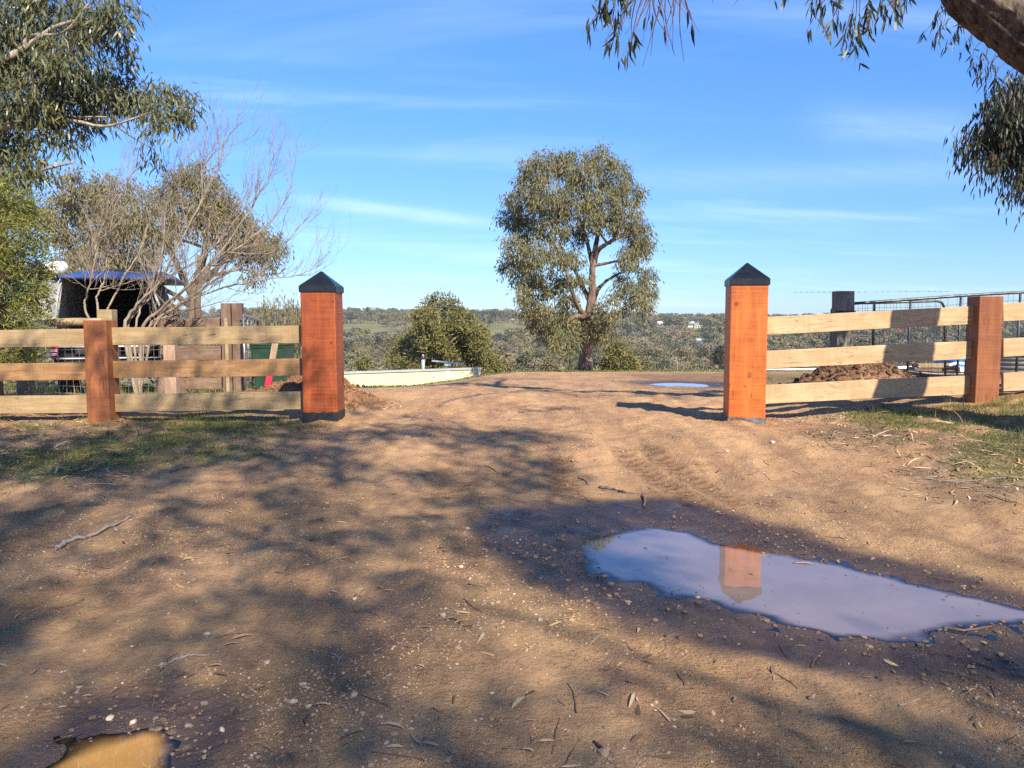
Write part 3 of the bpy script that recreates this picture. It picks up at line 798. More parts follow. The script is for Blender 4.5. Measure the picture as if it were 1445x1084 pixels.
def pillar(label, x, y, w, rz, mat, wrap_mat, zb, z_body, z_cap, wrap_top, seed):
    t = thing('gate_pillar', label, 'gate pillar', (x, y, zb), 'gate pillars either side of the track', 0)
    upright('shaft', t, x, y, zb - 0.3, z_body, w, w, mat, rz, 0.014, 0.0015, seed)
    # bituminous wrap round the foot, ragged at its top edge
    r = random.Random(seed); hw = w / 2 + 0.004; N = 12; ring = []
    for s in range(4):
        for k in range(N):
            u = -1 + 2 * k / N
            q = [(u, -1), (1, u), (-u, 1), (-1, -u)][s]; ring.append((q[0] * hw, q[1] * hw))
    n = len(ring); V = []
    for q in ring: V.append((q[0], q[1], -0.3))
    for q in ring: V.append((q[0], q[1], wrap_top - zb + r.uniform(-0.008, 0.008)))
    for q in ring: V.append((q[0] * 0.97, q[1] * 0.97, wrap_top - zb - 0.01))
    i = np.arange(n); j = (i + 1) % n
    wb = MB().add(V, [np.stack([i, j, j + n, i + n], 1), np.stack([i + n, j + n, j + 2 * n, i + 2 * n], 1)]).build('foot_wrap', wrap_mat, None, False)
    wb.parent = t; wb.rotation_euler = (0, 0, rz)
    # metal cap: skirt with a small overhang and a four-sided point
    cw = w / 2 + 0.014; sk = 0.075; top = z_cap - zb; bz = z_body - zb
    bm = bmesh.new()
    lo = [bm.verts.new((sx * cw, sy * cw, bz - 0.012)) for sx, sy in ((-1, -1), (1, -1), (1, 1), (-1, 1))]
    md = [bm.verts.new((sx * cw, sy * cw, bz + sk - 0.012)) for sx, sy in ((-1, -1), (1, -1), (1, 1), (-1, 1))]
    ap = bm.verts.new((0, 0, top))
    for k in range(4):
        bm.faces.new((lo[k], lo[(k + 1) % 4], md[(k + 1) % 4], md[k])); bm.faces.new((md[k], md[(k + 1) % 4], ap))
    bm.faces.new(lo[::-1])
    bmesh.ops.bevel(bm, geom=[e for e in bm.edges], offset=0.006, segments=2, affect='EDGES')
    me = bpy.data.meshes.new('cap'); bm.to_mesh(me); bm.free(); me.materials.append(M['black_cap'])
    c = bpy.data.objects.new('cap', me); COL.objects.link(c); c.parent = t; c.rotation_euler = (0, 0, rz)
    return t
pw = 0.405
pl = P(449.5, 598, 9.0); pr = P(1056, 598, 9.0)
pillar('dark red timber gate pillar with black pointed cap and black foot band left of the track', pl.x + 0.02, 9.0 + pw / 2, pw, 0.0, M['pillar_red'], M['black_wrap'],
       gz1(pl.x, 9.0), P(450, 411, 9.0).z, P(455, 382, 9.2).z, P(450, 582, 9.0).z, 3)
pillar('bright orange timber gate pillar with black pointed cap and grey foot band right of the track', pr.x + 0.005, 9.0 + pw / 2 + 0.01, 0.425, math.radians(-7), M['pillar'], M['grey_wrap'],
       gz1(pr.x, 9.0), P(1056, 401, 9.0).z, P(1052, 370, 9.2).z, P(1056, 590, 9.0).z, 5)

lf = thing('post_and_rail_fence', 'three rail fence of dull treated pine left of the dark red gate pillar', 'fence', (-4.8, 9.12, gz1(-4.8, 9.12)), 'post and rail fences beside the gateway')
post_l = P(133, 590, 9.0)
def fence_post(parent, px_l, px_r, py_top, rz, seed):
    a, b_ = P(px_l, py_top, 9.0), P(px_r, py_top, 9.0); w = b_.x - a.x; x = (a.x + b_.x) / 2
    o = upright('post', parent, x, 9.0 + w / 2, gz1(x, 9.0) - 0.4, a.z, w, w, M['post'], rz, 0.008, 0.0015, seed)
    return x, w
xl, wl_ = fence_post(lf, 117, 149, 452, 0.0, 11)
RY = 9.13
def rail(parent, xa, ya, ta, ba, xb, tb, bb, mat, seed, dy=0.0):
    """a rail between two pixel columns, given its top and bottom edges at each end"""
    a0, a1 = P(xa, ta, RY + dy), P(xa, ba, RY + dy); b0, b1 = P(xb, tb, RY + dy), P(xb, bb, RY + dy)
    h = ((a0.z - a1.z) + (b0.z - b1.z)) / 2
    pa, pb = (a0 + a1) / 2, (b0 + b1) / 2
    pa.x = P(xa, (ta + ba) / 2, RY).x; pb.x = P(xb, (tb + bb) / 2, RY).x
    return timber('rail', parent, (pa.x, RY + 0.025 + dy, pa.z), (pb.x, RY + 0.025 + dy, pb.z), h, 0.05, mat, 0.005, 0.002, 0, seed, 14)
for k, (t0, b0, t1, b1, mt) in enumerate([(462.5, 487.5, 459.5, 484.5, 'rail_green'), (510, 534, 506, 530, 'rail_brown'), (556.5, 581.5, 553, 577.5, 'rail_green')]):
    rail(lf, 158, 0, t0, b0, 428, t1, b1, M[mt], 20 + k)
for k, (t0, b0, t1, b1, mt) in enumerate([(467, 492, 464.3, 489, 'rail_green'), (513.5, 538.5, 512, 535.7, 'rail_brown'), (560, 585.5, 558, 582.5, 'rail_green')]):
    rail(lf, -160, 0, t0 + 1, b0 + 1, 122, t1, b1, M[mt], 30 + k)
xl2, _ = fence_post(lf, -190, -158, 455, 0.0, 12)

rf = thing('post_and_rail_fence', 'three rail fence of bright new pine right of the orange gate pillar', 'fence', (5.5, 9.12, gz1(5.5, 9.12)), 'post and rail fences beside the gateway')
fence_post(rf, 1384, 1417, 418, math.radians(-2), 13)
for k, (t0, b0, t1, b1) in enumerate([(447.5, 472.5, 431.5, 457), (495.5, 520.5, 480.5, 506), (543.5, 570, 529, 555.5)]):
    rail(rf, 1078, 0, t0, b0, 1384, t1, b1, M['rail'], 40 + k)
for k, (t0, b0, t1, b1) in enumerate([(429, 453.5, 412, 438), (478, 503.5, 463, 489), (526.5, 552.5, 512, 538)]):
    rail(rf, 1416, 0, t0, b0, 1700, t1, b1, M['rail'], 50 + k)
fence_post(rf, 1697, 1730, 400, math.radians(-2), 14)

# ------------------------------------------------------------------ behind the left fence: vehicle, yard fence, old timber, gate, bin
def ute():
    Y0 = 13.2; sc = F / Y0
    x0, x1 = P(82, 500, Y0).x, P(233, 500, Y0).x; xc = (x0 + x1) / 2; w = x1 - x0
    g = gz1(xc, Y0 + 1)
    t = thing('utility_vehicle', 'dark utility vehicle with open grey canvas canopy and blue roof parked behind the left fence', 'vehicle', (xc, Y0, g))
    def B(*a): return MB().add(*box(*a))
    zt = P(100, 512, Y0).z - g; zf = 0.55
    # everything below is in the vehicle's own space: x across, y forward, z up
    t.rotation_euler = (0, 0, math.radians(19))
    body = MB()
    body.add(*box(0, 1.3, 0.62, w * 0.96, 2.55, 0.10))                                   # tray floor
    for s in (-1, 1): body.add(*box(s * (w / 2 - 0.05), 1.3, 0.87, 0.10, 2.55, 0.42))     # tray sides
    body.add(*box(0, 2.60, 0.87, w - 0.2, 0.06, 0.42))
    body.add(*hexa([(-w / 2, 2.7, .45), (w / 2, 2.7, .45), (w / 2, 4.7, .45), (-w / 2, 4.7, .45), (-w / 2, 2.7, 1.08), (w / 2, 2.7, 1.08), (w / 2, 4.7, .98), (-w / 2, 4.7, .98)]))
    part(body, 'body', M['vehicle'], t, False, local=True)
    cabin = MB().add(*hexa([(-w / 2 + .03, 2.7, 1.08), (w / 2 - .03, 2.7, 1.08), (w / 2 - .03, 4.1, 1.06), (-w / 2 + .03, 4.1, 1.06),
                            (-w / 2 + .2, 2.85, 1.66), (w / 2 - .2, 2.85, 1.66), (w / 2 - .2, 3.6, 1.66), (-w / 2 + .2, 3.6, 1.66)]))
    part(cabin, 'cabin', M['vehicle'], t, False, local=True)
    part(MB().add(*hexa([(-.6, 2.70, 1.14), (.6, 2.70, 1.14), (.6, 2.73, 1.14), (-.6, 2.73, 1.14), (-.55, 2.815, 1.58), (.55, 2.815, 1.58), (.55, 2.84, 1.58), (-.55, 2.84, 1.58)])), 'rear_window', M['glass'], t, False, local=True)
    part(B(0, 0.03, 0.50, w * 0.9, 0.10, 0.14), 'bumper', M['dark_steel'], t, False, local=True)
    # dropped tailgate hoop: white cross bars over the dark load bed
    for zz_ in (0.66, 0.86):
        part(MB().add(*tube([(-w / 2 + .08, 0.0, zz_), (w / 2 - .08, 0.0, zz_)], 0.014, 6)), 'cross_bar', M['white'], t, local=True)
    for s in (-1, 1):
        px = 84 if s < 0 else 228
        lx = P(px, 500, Y0).x - xc
        lm = MB().add(*bev_box(0.125 if s < 0 else .10, 0.07, 0.30, 0.02)); lm.V[-1] += np.array((lx + (0.04 if s < 0 else 0), -0.035, 0.83))
        L = part(lm, 'tail_light', M['red'], t, True, local=True)
        for zz_ in (0.80, 0.735):
            mm = MB().add(*bev_box(0.10 if s < 0 else .08, 0.02, 0.045, 0.008)); mm.V[-1] += np.array((lx + (0.04 if s < 0 else 0), -0.072, zz_ + .0))
            mm.build('lens', M['white'], L, True, (0, 0, 0))
    for sx in (-1, 1):
        for yy in (0.75, 3.9):
            wv, wf = tube([(sx * (w / 2 - .24), yy, .36), (sx * (w / 2 - .0), yy, .36)], 0.36, 20)
            wo = part(MB().add(wv, wf), 'wheel', M['rubber'], t, True, local=True)
            MB().add(*tube([(sx * (w / 2 - .02), yy, .36), (sx * (w / 2 + .012), yy, .36)], 0.2, 14)).build('rim', M['steel'], wo, True, (0, 0, 0))
    # canopy: pole frame, roof sheet, canvas sides, dark lining
    def L_(px, py, dy=0.0):
        p = P(px, py, Y0 + dy); return Vector((p.x - xc, dy, p.z - g))
    tl, tr = L_(95, 393), L_(204, 393); bl, br = L_(88, 466), L_(233, 466)
    D = 2.5
    def back(v, d=D): return Vector((v.x, v.y + d, v.z))
    fr = MB()
    for a, b_ in ((tl, tr), (tl, bl), (tr, br), (back(tl), back(tr)), (tl, back(tl)), (tr, back(tr)), (back(tl), back(bl)), (back(tr), back(br)), (bl, back(bl)), (br, back(br))):
        part(MB().add(*tube([a, b_], 0.022, 6)), 'canopy_pole', M['canvas'], t, True, local=True)
    rl, rr = L_(93, 391), L_(243, 391)
    apex0, apex1 = L_(118, 381), L_(222, 381)
    rf_ = MB(); th = Vector((0, 0, 0.05))
    A = [rl + Vector((0, -.15, 0)), rr + Vector((0, -.15, 0)), back(rr), back(rl)]
    B_ = [apex0 + Vector((0, .35, 0)), apex1 + Vector((0, .35, 0)), back(apex1, D - .3), back(apex0, D - .3)]
    rf_.add(*hexa([a - th * .6 for a in A] + A)); rf_.add(*hexa(A + B_))
    roof = part(rf_, 'canopy_roof', M['solar'], t, False, local=True)
    pm = MB()
    pm.add(*hexa([q + Vector((0, 0, .008)) for q in (B_[0] * .7 + B_[1] * .3, B_[0] * .2 + B_[1] * .8, B_[3] * .2 + B_[2] * .8, B_[3] * .7 + B_[2] * .3)] +
                 [q + Vector((0, 0, .04)) for q in (B_[0] * .7 + B_[1] * .3, B_[0] * .2 + B_[1] * .8, B_[3] * .2 + B_[2] * .8, B_[3] * .7 + B_[2] * .3)]))
    pm.build('solar_panel', M['vehicle'], roof, False, (0, 0, 0))
    def cloth(name, q, mat, n=14, sag=0.03, seed=0):
        """a sheet of canvas hung between four corners, with folds and a real thickness"""
        r = np.random.default_rng(seed); u = np.linspace(0, 1, n); U, W_ = np.meshgrid(u, u)
        a, b_, c, d = [np.array(tuple(v)) for v in q]
        Pn = (1 - U)[..., None] * ((1 - W_)[..., None] * a + W_[..., None] * d) + U[..., None] * ((1 - W_)[..., None] * b_ + W_[..., None] * c)
        nn = np.cross(b_ - a, d - a); nn /= np.linalg.norm(nn)
        Pn = Pn + nn * (sag * np.sin(U * 3.1 + r.uniform(0, 2)) * np.sin(W_ * 3.1) + sag * .5 * np.sin(U * 14 + W_ * 5 + r.uniform(0, 6)) * (W_))[..., None]
        i = (np.arange(n - 1)[:, None] * n + np.arange(n - 1)[None]).ravel(); f = np.stack([i, i + 1, i + 1 + n, i + n], 1)
        o = part(MB().add(Pn.reshape(-1, 3), f), name, mat, t, True, local=True)
        sm = o.modifiers.new('thickness', 'SOLIDIFY'); sm.thickness = 0.006
        return o
    cloth('canvas_flap', [L_(94, 396, -.05), L_(76, 402, .5), L_(46, 452, .55), L_(88, 455, -.05)], M['canvas'], 14, .03, 1)
    cloth('canvas_side', [tl, back(tl), back(bl), bl], M['canvas'], 14, .02, 2)
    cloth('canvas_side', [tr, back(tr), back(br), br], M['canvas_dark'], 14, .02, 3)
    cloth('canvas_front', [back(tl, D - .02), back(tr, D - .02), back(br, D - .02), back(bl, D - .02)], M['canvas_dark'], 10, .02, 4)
    cloth('canvas_flap', [L_(205, 395, .02), L_(210, 393, .3), L_(236, 462, .3), L_(222, 462, .0)], M['canvas'], 10, .02, 5)
    a0 = L_(92, 379, -.1); a1 = L_(72, 383, 2.2)
    aw = part(MB().add(*tube([a0, a1], 0.105, 16)), 'awning_tube', M['white'], t, True, local=True)
    part(MB().add(*tube([a0 + Vector((-.1, .1, -.16)), a1 + Vector((-.1, 0, -.16))], 0.05, 8)), 'awning_bracket', M['vehicle'], t, True, local=True)
    part(MB().add(*bev_box(0.5, 0.6, 0.3, .04)), 'storage_box', M['canvas_dark'], t, True, local=True).location = (-.35, .5, .83)
    part(MB().add(*bev_box(0.45, 0.5, 0.22, .06)), 'cargo_bag', M['old_wood'], t, True, local=True).location = (.40, .45, .80)
    return t
ute()

def yard_fence():
    y = 11.3
    c = P(150, 500, y)
    t = thing('wire_mesh_fence', 'old welded wire fence with round pine log rail standing in front of the parked vehicle', 'fence', (c.x, y, gz1(c.x, y)))
    for a, b_, top, mat in ((25, 42, 489, 'grey_post'), (141, 161, 437, 'log'), (232, 248, 470, 'pale_post')):
        p, q = P(a, top, y), P(b_, top, y); w = q.x - p.x; x = (p.x + q.x) / 2
        upright('post', t, x, y, gz1(x, y) - .3, p.z, w, w, M[mat], 0.1, 0.01, .002, a)
    a, b_ = P(66, 456, y - .02), P(143, 455, y - .12)
    V, Fc = tube(smooth_path([a, (a + b_) / 2 + Vector((0, 0, .012)), b_], 4), [.055, .06, .062, .06, .06, .062, .06, .062, .06], 10)
    part(MB().add(V, Fc), 'log_rail', M['log'], t)
    wm = MB(); x0, x1 = P(-60, 500, y).x, P(232, 500, y).x
    zt = P(100, 484, y).z; n = 0
    for z in np.linspace(gz1(c.x, y) + .02, zt, 9):
        pts = [(x, y - .045, z + .01 * math.sin(x * 5 + z * 9)) for x in np.linspace(x0, x1, 24)]; wm.add(*tube(pts, .0022, 4, False))
    for x in np.arange(x0, x1, .10):
        wm.add(*tube([(x + .008 * math.sin(k * 2 + x * 8), y - .045, z) for k, z in enumerate(np.linspace(gz1(x, y) - .02, zt, 6))], .0020, 4, False))
    part(wm, 'wire_mesh', M['wire'], t, kind='stuff')
yard_fence()

def barrier():
    y = 12.2; c = P(290, 550, y); g = gz1(c.x, y)
    t = thing('timber_barrier', 'old brown sleeper barrier with two thick uprights and wide planks behind the left fence', 'barrier', (c.x, y, g))
    for a, b_, top, s in ((313, 326, 428, 1), (328, 342, 428, 2)):
        p, q = P(a, top, y), P(b_, top, y)
        upright('upright', t, (p.x + q.x) / 2, y, g - .3, p.z, q.x - p.x, .14, M['old_wood'], 0.05 * s, .008, .003, s)
    for (xa, ya, xb, yb, h, dy) in ((243, 498, 316, 498, 20, .1), (246, 541, 318, 541, 16, .1), (262, 455, 316, 455, 13, .12), (232, 457, 262, 457, 12, .26)):
        p, q = P(xa, ya, y + dy), P(xb, yb, y + dy)
        timber('plank', t, p, q, h * y / F, .05, M['old_plank'], .006, .003, 0, int(xa), 6)
    p = P(319, 560, y - .1); q = P(322, 449, y - .1)
    upright('batten', t, (p.x + q.x) / 2, y - .1, g, q.z, .05, .03, M['log'], 0, .004, .002, 9)
    p, q = P(339, 453, y - .05), P(347, 453, y - .05)
    part(MB().add(*tube([p, q], .02, 8)), 'hinge_pin', M['dark_steel'], t)
barrier()

def rock_heap():
    y = 12.9; c = P(237, 455, y); g = gz1(c.x, y)
    t = thing('stump', 'reddish weathered tree stump standing beside the old sleeper barrier', 'stump', (c.x, y, g))
    r = np.random.default_rng(4); n = 14; ringN = 18; zt = P(237, 432, y).z - g
    V = []
    for k in range(n):
        zz_ = zt * k / (n - 1)
        for j in range(ringN):
            a = j * 2 * math.pi / ringN
            rr = .17 * (1 + .7 * math.exp(-zz_ * 5)) * (1 + .16 * math.sin(3 * a + 1) + .09 * math.sin(7 * a + k * .3)) + r.normal(0, .006)
            top = -.10 * (k == n - 1) * (math.sin(2 * a) + .5)
            V.append((rr * math.cos(a), rr * math.sin(a), zz_ + top * 1.0))
    V.append((0.02, 0, zt - .18))
    i0 = (np.arange(n - 1)[:, None] * ringN + np.arange(ringN)[None]).ravel(); j0 = (np.arange(n - 1)[:, None] * ringN + (np.arange(ringN)[None] + 1) % ringN).ravel()
    last = (n - 1) * ringN
    tri = np.array([(last + j, last + (j + 1) % ringN, n * ringN) for j in range(ringN)])
    part(MB().add(V, [np.stack([i0, j0, j0 + ringN, i0 + ringN], 1), tri]), 'trunk', M['old_wood'], t, local=True)
rock_heap()

def steel_gate():
    y = 11.9; p0 = P(343, 443, y); p1 = P(364, 452, y + 1.5)
    g = gz1(p0.x, y); zt = p0.z
    t = thing('metal_gate', 'galvanised barred metal gate swung open beside the green bin', 'gate', (p0.x, y, g))
    a, b_ = Vector((p0.x, y, g + .08)), Vector((p1.x, y + 1.5, gz1(p1.x, y + 1.5) + .08)); up = Vector((0, 0, zt - g - .1))
    part(MB().add(*tube([a, a + up, b_ + up, b_, a], .021, 8)), 'frame', M['steel'], t)
    for k in range(1, 9):
        q = k / 9
        part(MB().add(*tube([a + up * q, b_ + up * q], .009, 6)), 'bar', M['steel'], t)
    for k in range(1, 4): 
        q = a.lerp(b_, k / 4); part(MB().add(*tube([q, q + up], .012, 6)), 'stay', M['steel'], t)
steel_gate()

def bin_():
    y = 12.6; a, b_ = P(362, 500, y), P(409, 500, y); w = b_.x - a.x; x = (a.x + b_.x) / 2; g = gz1(x, y)
    t = thing('wheelie_bin', 'dark green wheelie bin standing behind the left fence next to the metal gate', 'bin', (x, y, g))
    h = P(380, 478, y).z - g; wb = w * .42
    bm = bmesh.new()
    prof = [(wb, .24, .06), (w * .485, .31, h * .86), (w * .5, .33, h * .87), (w * .5, .33, h * .94)]
    rings = []
    for hw, hd, z in prof: rings.append([bm.verts.new((sx * hw, sy * hd, z)) for sx, sy in ((-1, -1), (1, -1), (1, 1), (-1, 1))])
    bm.faces.new(rings[0][::-1])
    for r0, r1 in zip(rings, rings[1:]):
        for k in range(4): bm.faces.new((r0[k], r0[(k + 1) % 4], r1[(k + 1) % 4], r1[k]))
    bm.faces.new(rings[-1]); bmesh.ops.bevel(bm, geom=[e for e in bm.edges], offset=.018, segments=2, affect='EDGES')
    me = bpy.data.meshes.new('body'); bm.to_mesh(me); bm.free(); me.materials.append(M['green_bin'])
    o = bpy.data.objects.new('body', me); COL.objects.link(o); o.parent = t
    V, Fc = bev_box(w * 1.04, .74, .05, .02); V[:, 2] += np.where(V[:, 1] > 0, .05, 0) + h * .97
    part(MB().add(V, Fc), 'lid', M['green_bin'], t, True, local=True)
    part(MB().add(*tube([(-w * .35, .40, h * .93), (w * .35, .40, h * .93)], .017, 8)), 'handle', M['green_bin'], t, local=True)
    for s in (-1, 1): part(MB().add(*tube([(s * w * .36, .27, .1), (s * w * .46, .27, .1)], .1, 16)), 'wheel', M['rubber'], t, local=True)
bin_()

def stake():
    y = 12.15; b0 = P(372, 575, y); m = P(382, 520, y); tp = P(390, 472, y)
    t = thing('marker_stake', 'leaning stake with red lower half and pale upper half in front of the green bin', 'stake', (b0.x, y, gz1(b0.x, y)))
    def lath(p, q, name, mat):
        d = Vector((.048, 0, 0)); e = Vector((0, .03, 0))
        part(MB().add(*hexa([p - d, p + d, p + d + e, p - d + e, q - d, q + d, q + d + e, q - d + e])), name, mat, t, False)
    lath(b0, m, 'red_lower_half', M['red_paint']); lath(m, tp, 'pale_upper_half', M['pale_post'])
stake()

# ------------------------------------------------------------------ behind the right fence: yard rails, gate, timber, tarp, tank
def right_yard():
    y = 11.6; c = P(1300, 480, y)
    p, q = P(1178, 411, y), P(1202, 411, y); x = (p.x + q.x) / 2
    t = thing('timber_post', 'grey weathered timber post standing behind the orange pillar and the mesh gate', 'post', (x, y, gz1(x, y)))
    upright('shaft', t, x, y, gz1(x, y) - .3, p.z, q.x - p.x, .2, M['grey_post'], .08, .012, .004, 3)
    part(MB().add(*tube([(p.x - .02, y - .11, p.z - .30), (q.x + .02, y - .11, p.z - .30)], .012, 6)), 'wire_tie', M['dark_wire'], t)
    # long pipe rail with netting
    f = thing('pipe_rail_fence', 'dark pipe rail fence with wire netting climbing to the right edge behind the pine rails', 'fence', (c.x, y, gz1(c.x, y)))
    a = P(1196, 429, y + .15); pts = [a] + [P(px, py, y + .15) for px, py in ((1280, 423), (1371, 416.5), (1445, 412.5), (1560, 406), (1700, 398))]
    part(MB().add(*tube(smooth_path(pts, 3), .022, 8)), 'top_rail', M['dark_steel'], f)
    for px, py in ((1234, 426), (1285, 422), (1356, 417.5), (1440, 412.5), (1540, 407), (1640, 401)):
        tp = P(px, py, y + .15); part(MB().add(*tube([(tp.x, y + .15, gz1(tp.x, y) - .1), tp], .017, 6)), 'post', M['dark_steel'], f)
    wm = MB(); xe = pts[-1].x
    def topz(x): return float(np.interp(x, [p_.x for p_ in pts], [p_.z for p_ in pts]))
    for k in range(1, 12):
        ln = [(x, y + .17, gz1(x, y) * (1 - k / 12) + (topz(x) - .02) * k / 12 + .006 * math.sin(3 * x + k)) for x in np.linspace(a.x, xe, 24)]
        wm.add(*tube(ln, .0022, 4, False))
    for x in np.arange(a.x, xe, .11):
        wm.add(*tube([(x + .012 * math.sin(x * 31), y + .17, gz1(x, y)), (x + .02 * math.sin(x * 17), y + .17, topz(x) - .01)], .0022, 4, False))
    part(wm, 'wire_netting', M['dark_wire'], f, kind='stuff')
    # the rounded mesh gate between the timber post and the rail
    g = thing('mesh_gate', 'low tube gate with rounded corners hung on the grey timber post', 'gate', (P(1174, 480, y).x, y + .32, gz1(P(1174, 480, y).x, y)))
    yy = y + .32
    def q_(px, py): return P(px, py, yy)
    path = [q_(1173, 545), q_(1173, 452), q_(1173.5, 438), q_(1177, 431), q_(1184, 428.5), q_(1240, 427.5), q_(1322, 425), q_(1329, 427), q_(1332, 433), q_(1333, 446), q_(1334, 545)]
    part(MB().add(*tube(path, .019, 8)), 'frame', M['dark_steel'], g)
    mm = MB()
    for k in range(1, 10):
        z0 = 427 + k * 12; mm.add(*tube([q_(1173, z0), q_(1250, z0 - .8), q_(1333, z0 - 1.5)], .002, 4, False))
    for px in np.arange(1181, 1333, 10): mm.add(*tube([q_(px, 428), q_(px + 1.5 * math.sin(px), 545)], .002, 4, False))
    part(mm, 'wire_netting', M['dark_wire'], g, kind='stuff')
    part(MB().add(*bev_box(.04, .01, .035, .003)), 'insulator_tag', M['red_paint'], g, local=True).location = q_(1270, 467) - Vector(g.location)
    # barbed wire far behind, its barbs showing as a dotted line
    yb = 16.0; a, b_ = P(1122, 412.5, yb), P(1345, 411, yb)
    bw = thing('barbed_wire', 'thin dotted strand of barbed wire strung level against the sky behind the grey timber post', 'wire', (a.x, yb, gz1(a.x, yb)))
    part(MB().add(*tube([a, (a + b_) / 2 - Vector((0, 0, .01)), b_], .0016, 4)), 'strand', M['dark_wire'], bw)
    br = MB()
    for x in np.arange(a.x, b_.x, .12):
        if random.random() < .75:
            z = a.z + (b_.z - a.z) * (x - a.x) / (b_.x - a.x)
            for s in (-1, 1): br.add(*tube([(x - .022, yb - .008, z - .010 * s), (x + .022, yb + .008, z + .010 * s)], .0022, 4))
    part(br, 'barbs', M['dark_wire'], bw, kind='stuff')
    for X_, py in ((a, 412.5), (b_, 411)):
        part(MB().add(*tube([(X_.x, yb, gz1(X_.x, yb) - .1), (X_.x, yb, X_.z - .5)], .014, 6)), 'stake', M['dark_steel'], bw) if False else None
right_yard()

def pile_of_timber():
    y = 14.5; c = P(1310, 520, y)
    t = thing('timber_stack', 'low stack of weathered boards lying behind the dark soil heap on the right', 'timber stack', (c.x, y, gz1(c.x, y)))
    k = 0
    for j, (py, n) in enumerate(((527, 4), (521, 3), (516, 2))):
        for i in range(n):
            a, b_ = P(1281 + 5 * j + random.uniform(-2, 2), py, y + i * .22 - j * .02), P(1352 - 3 * j + random.uniform(-2, 2), py - .5, y + i * .22 - j * .02)
            timber('board', t, a, b_, .075, .19, M['old_plank'] if (i + j) % 2 else M['log'], .005, .003, 0, k, 4); k += 1
    base = MB()
    part(MB().add(*box(c.x - .2, y + .3, (gz1(c.x, y) + P(1300, 531, y).z) / 2, .12, .7, max(.05, P(1300, 531, y).z - gz1(c.x, y)))), 'bearer', M['old_wood'], t, False)
    part(MB().add(*box(c.x + .25, y + .3, (gz1(c.x, y) + P(1300, 531, y).z) / 2, .12, .7, max(.05, P(1300, 531, y).z - gz1(c.x, y)))), 'bearer', M['old_wood'], t, False)
    yp = 13.2
    a = [P(1276, 524, yp), P(1300, 527, yp), P(1330, 529, yp - .05), P(1372, 528, yp - .1)]
    pipe = MB().add(*tube(smooth_path(a, 4), .045, 10)).build('poly_pipe', M['plastic_pipe'])
    tag(pipe, 'black poly pipe lying across the yard just below the blue tarpaulin', 'pipe')
    # blue tarpaulin over something low, with a white rim beneath it
    yt = 14.4; c = P(1362, 522, yt); g = gz1(c.x, yt)
    n = 22; u = np.linspace(-1, 1, n); U, W_ = np.meshgrid(u, u); r = np.maximum(np.abs(U), np.abs(W_))
    Zt = (P(1362, 508, yt).z - g) * (1 - sstep(.55, 1.0, r) * .85) * (1 - .38 * (U < -.2) * sstep(-.2, -.6, U)) + .035 * fbm(U * 2 + 5, W_ * 2, 1.3, 3, 7)
    V = np.stack([c.x + U * .36, yt + .5 + W_ * .55, g + np.maximum(Zt, .02)], -1).reshape(-1, 3)
    i = (np.arange(n - 1)[:, None] * n + np.arange(n - 1)[None]).ravel()
    tp = thing('tarpaulin_bundle', 'bright blue tarpaulin over a low load with a white edge beside the right fence post', 'tarpaulin', (c.x, yt, g))
    part(MB().add(V, np.stack([i, i + 1, i + 1 + n, i + n], 1)), 'tarpaulin', M['blue_tarp'], tp)
    part(MB().add(*tube(smooth_path([P(1338, 516, yt - .1), P(1350, 513, yt - .12), P(1362, 514, yt - .12)], 4), .03, 8)), 'white_rim', M['white'], tp)
    for px in (1356, 1366): part(MB().add(*bev_box(.08, .08, .12, .02)), 'fitting', M['white'], tp, local=True).location = P(px, 523, yt - .08) - Vector(tp.location)
    # ribbed tank at the right edge
    y = 17.0; a = P(1421, 505, y); xt = a.x + 1.5; g = gz1(xt, y + 1.5); zt = P(1430, 503, y).z
    t = thing('water_tank', 'low ribbed metal water tank at the right edge beyond the fence post', 'tank', (xt, y + 1.5, g))
    pts, rad = [], []
    for k in range(41):
        z = -.3 + (zt - g + .3) * k / 40; pts.append((0, 0, z)); rad.append(1.5 + .018 * math.sin(k * math.pi / 2))
    part(MB().add(*tube(pts, rad, 40)), 'wall', M['tank'], t, local=True)
    part(MB().add(*tube([(0, 0, zt - g), (0, 0, zt - g + .02), (0, 0, zt - g + .12)], [1.53, 1.53, .2], 40)), 'lid', M['tank'], t, local=True)
pile_of_timber()

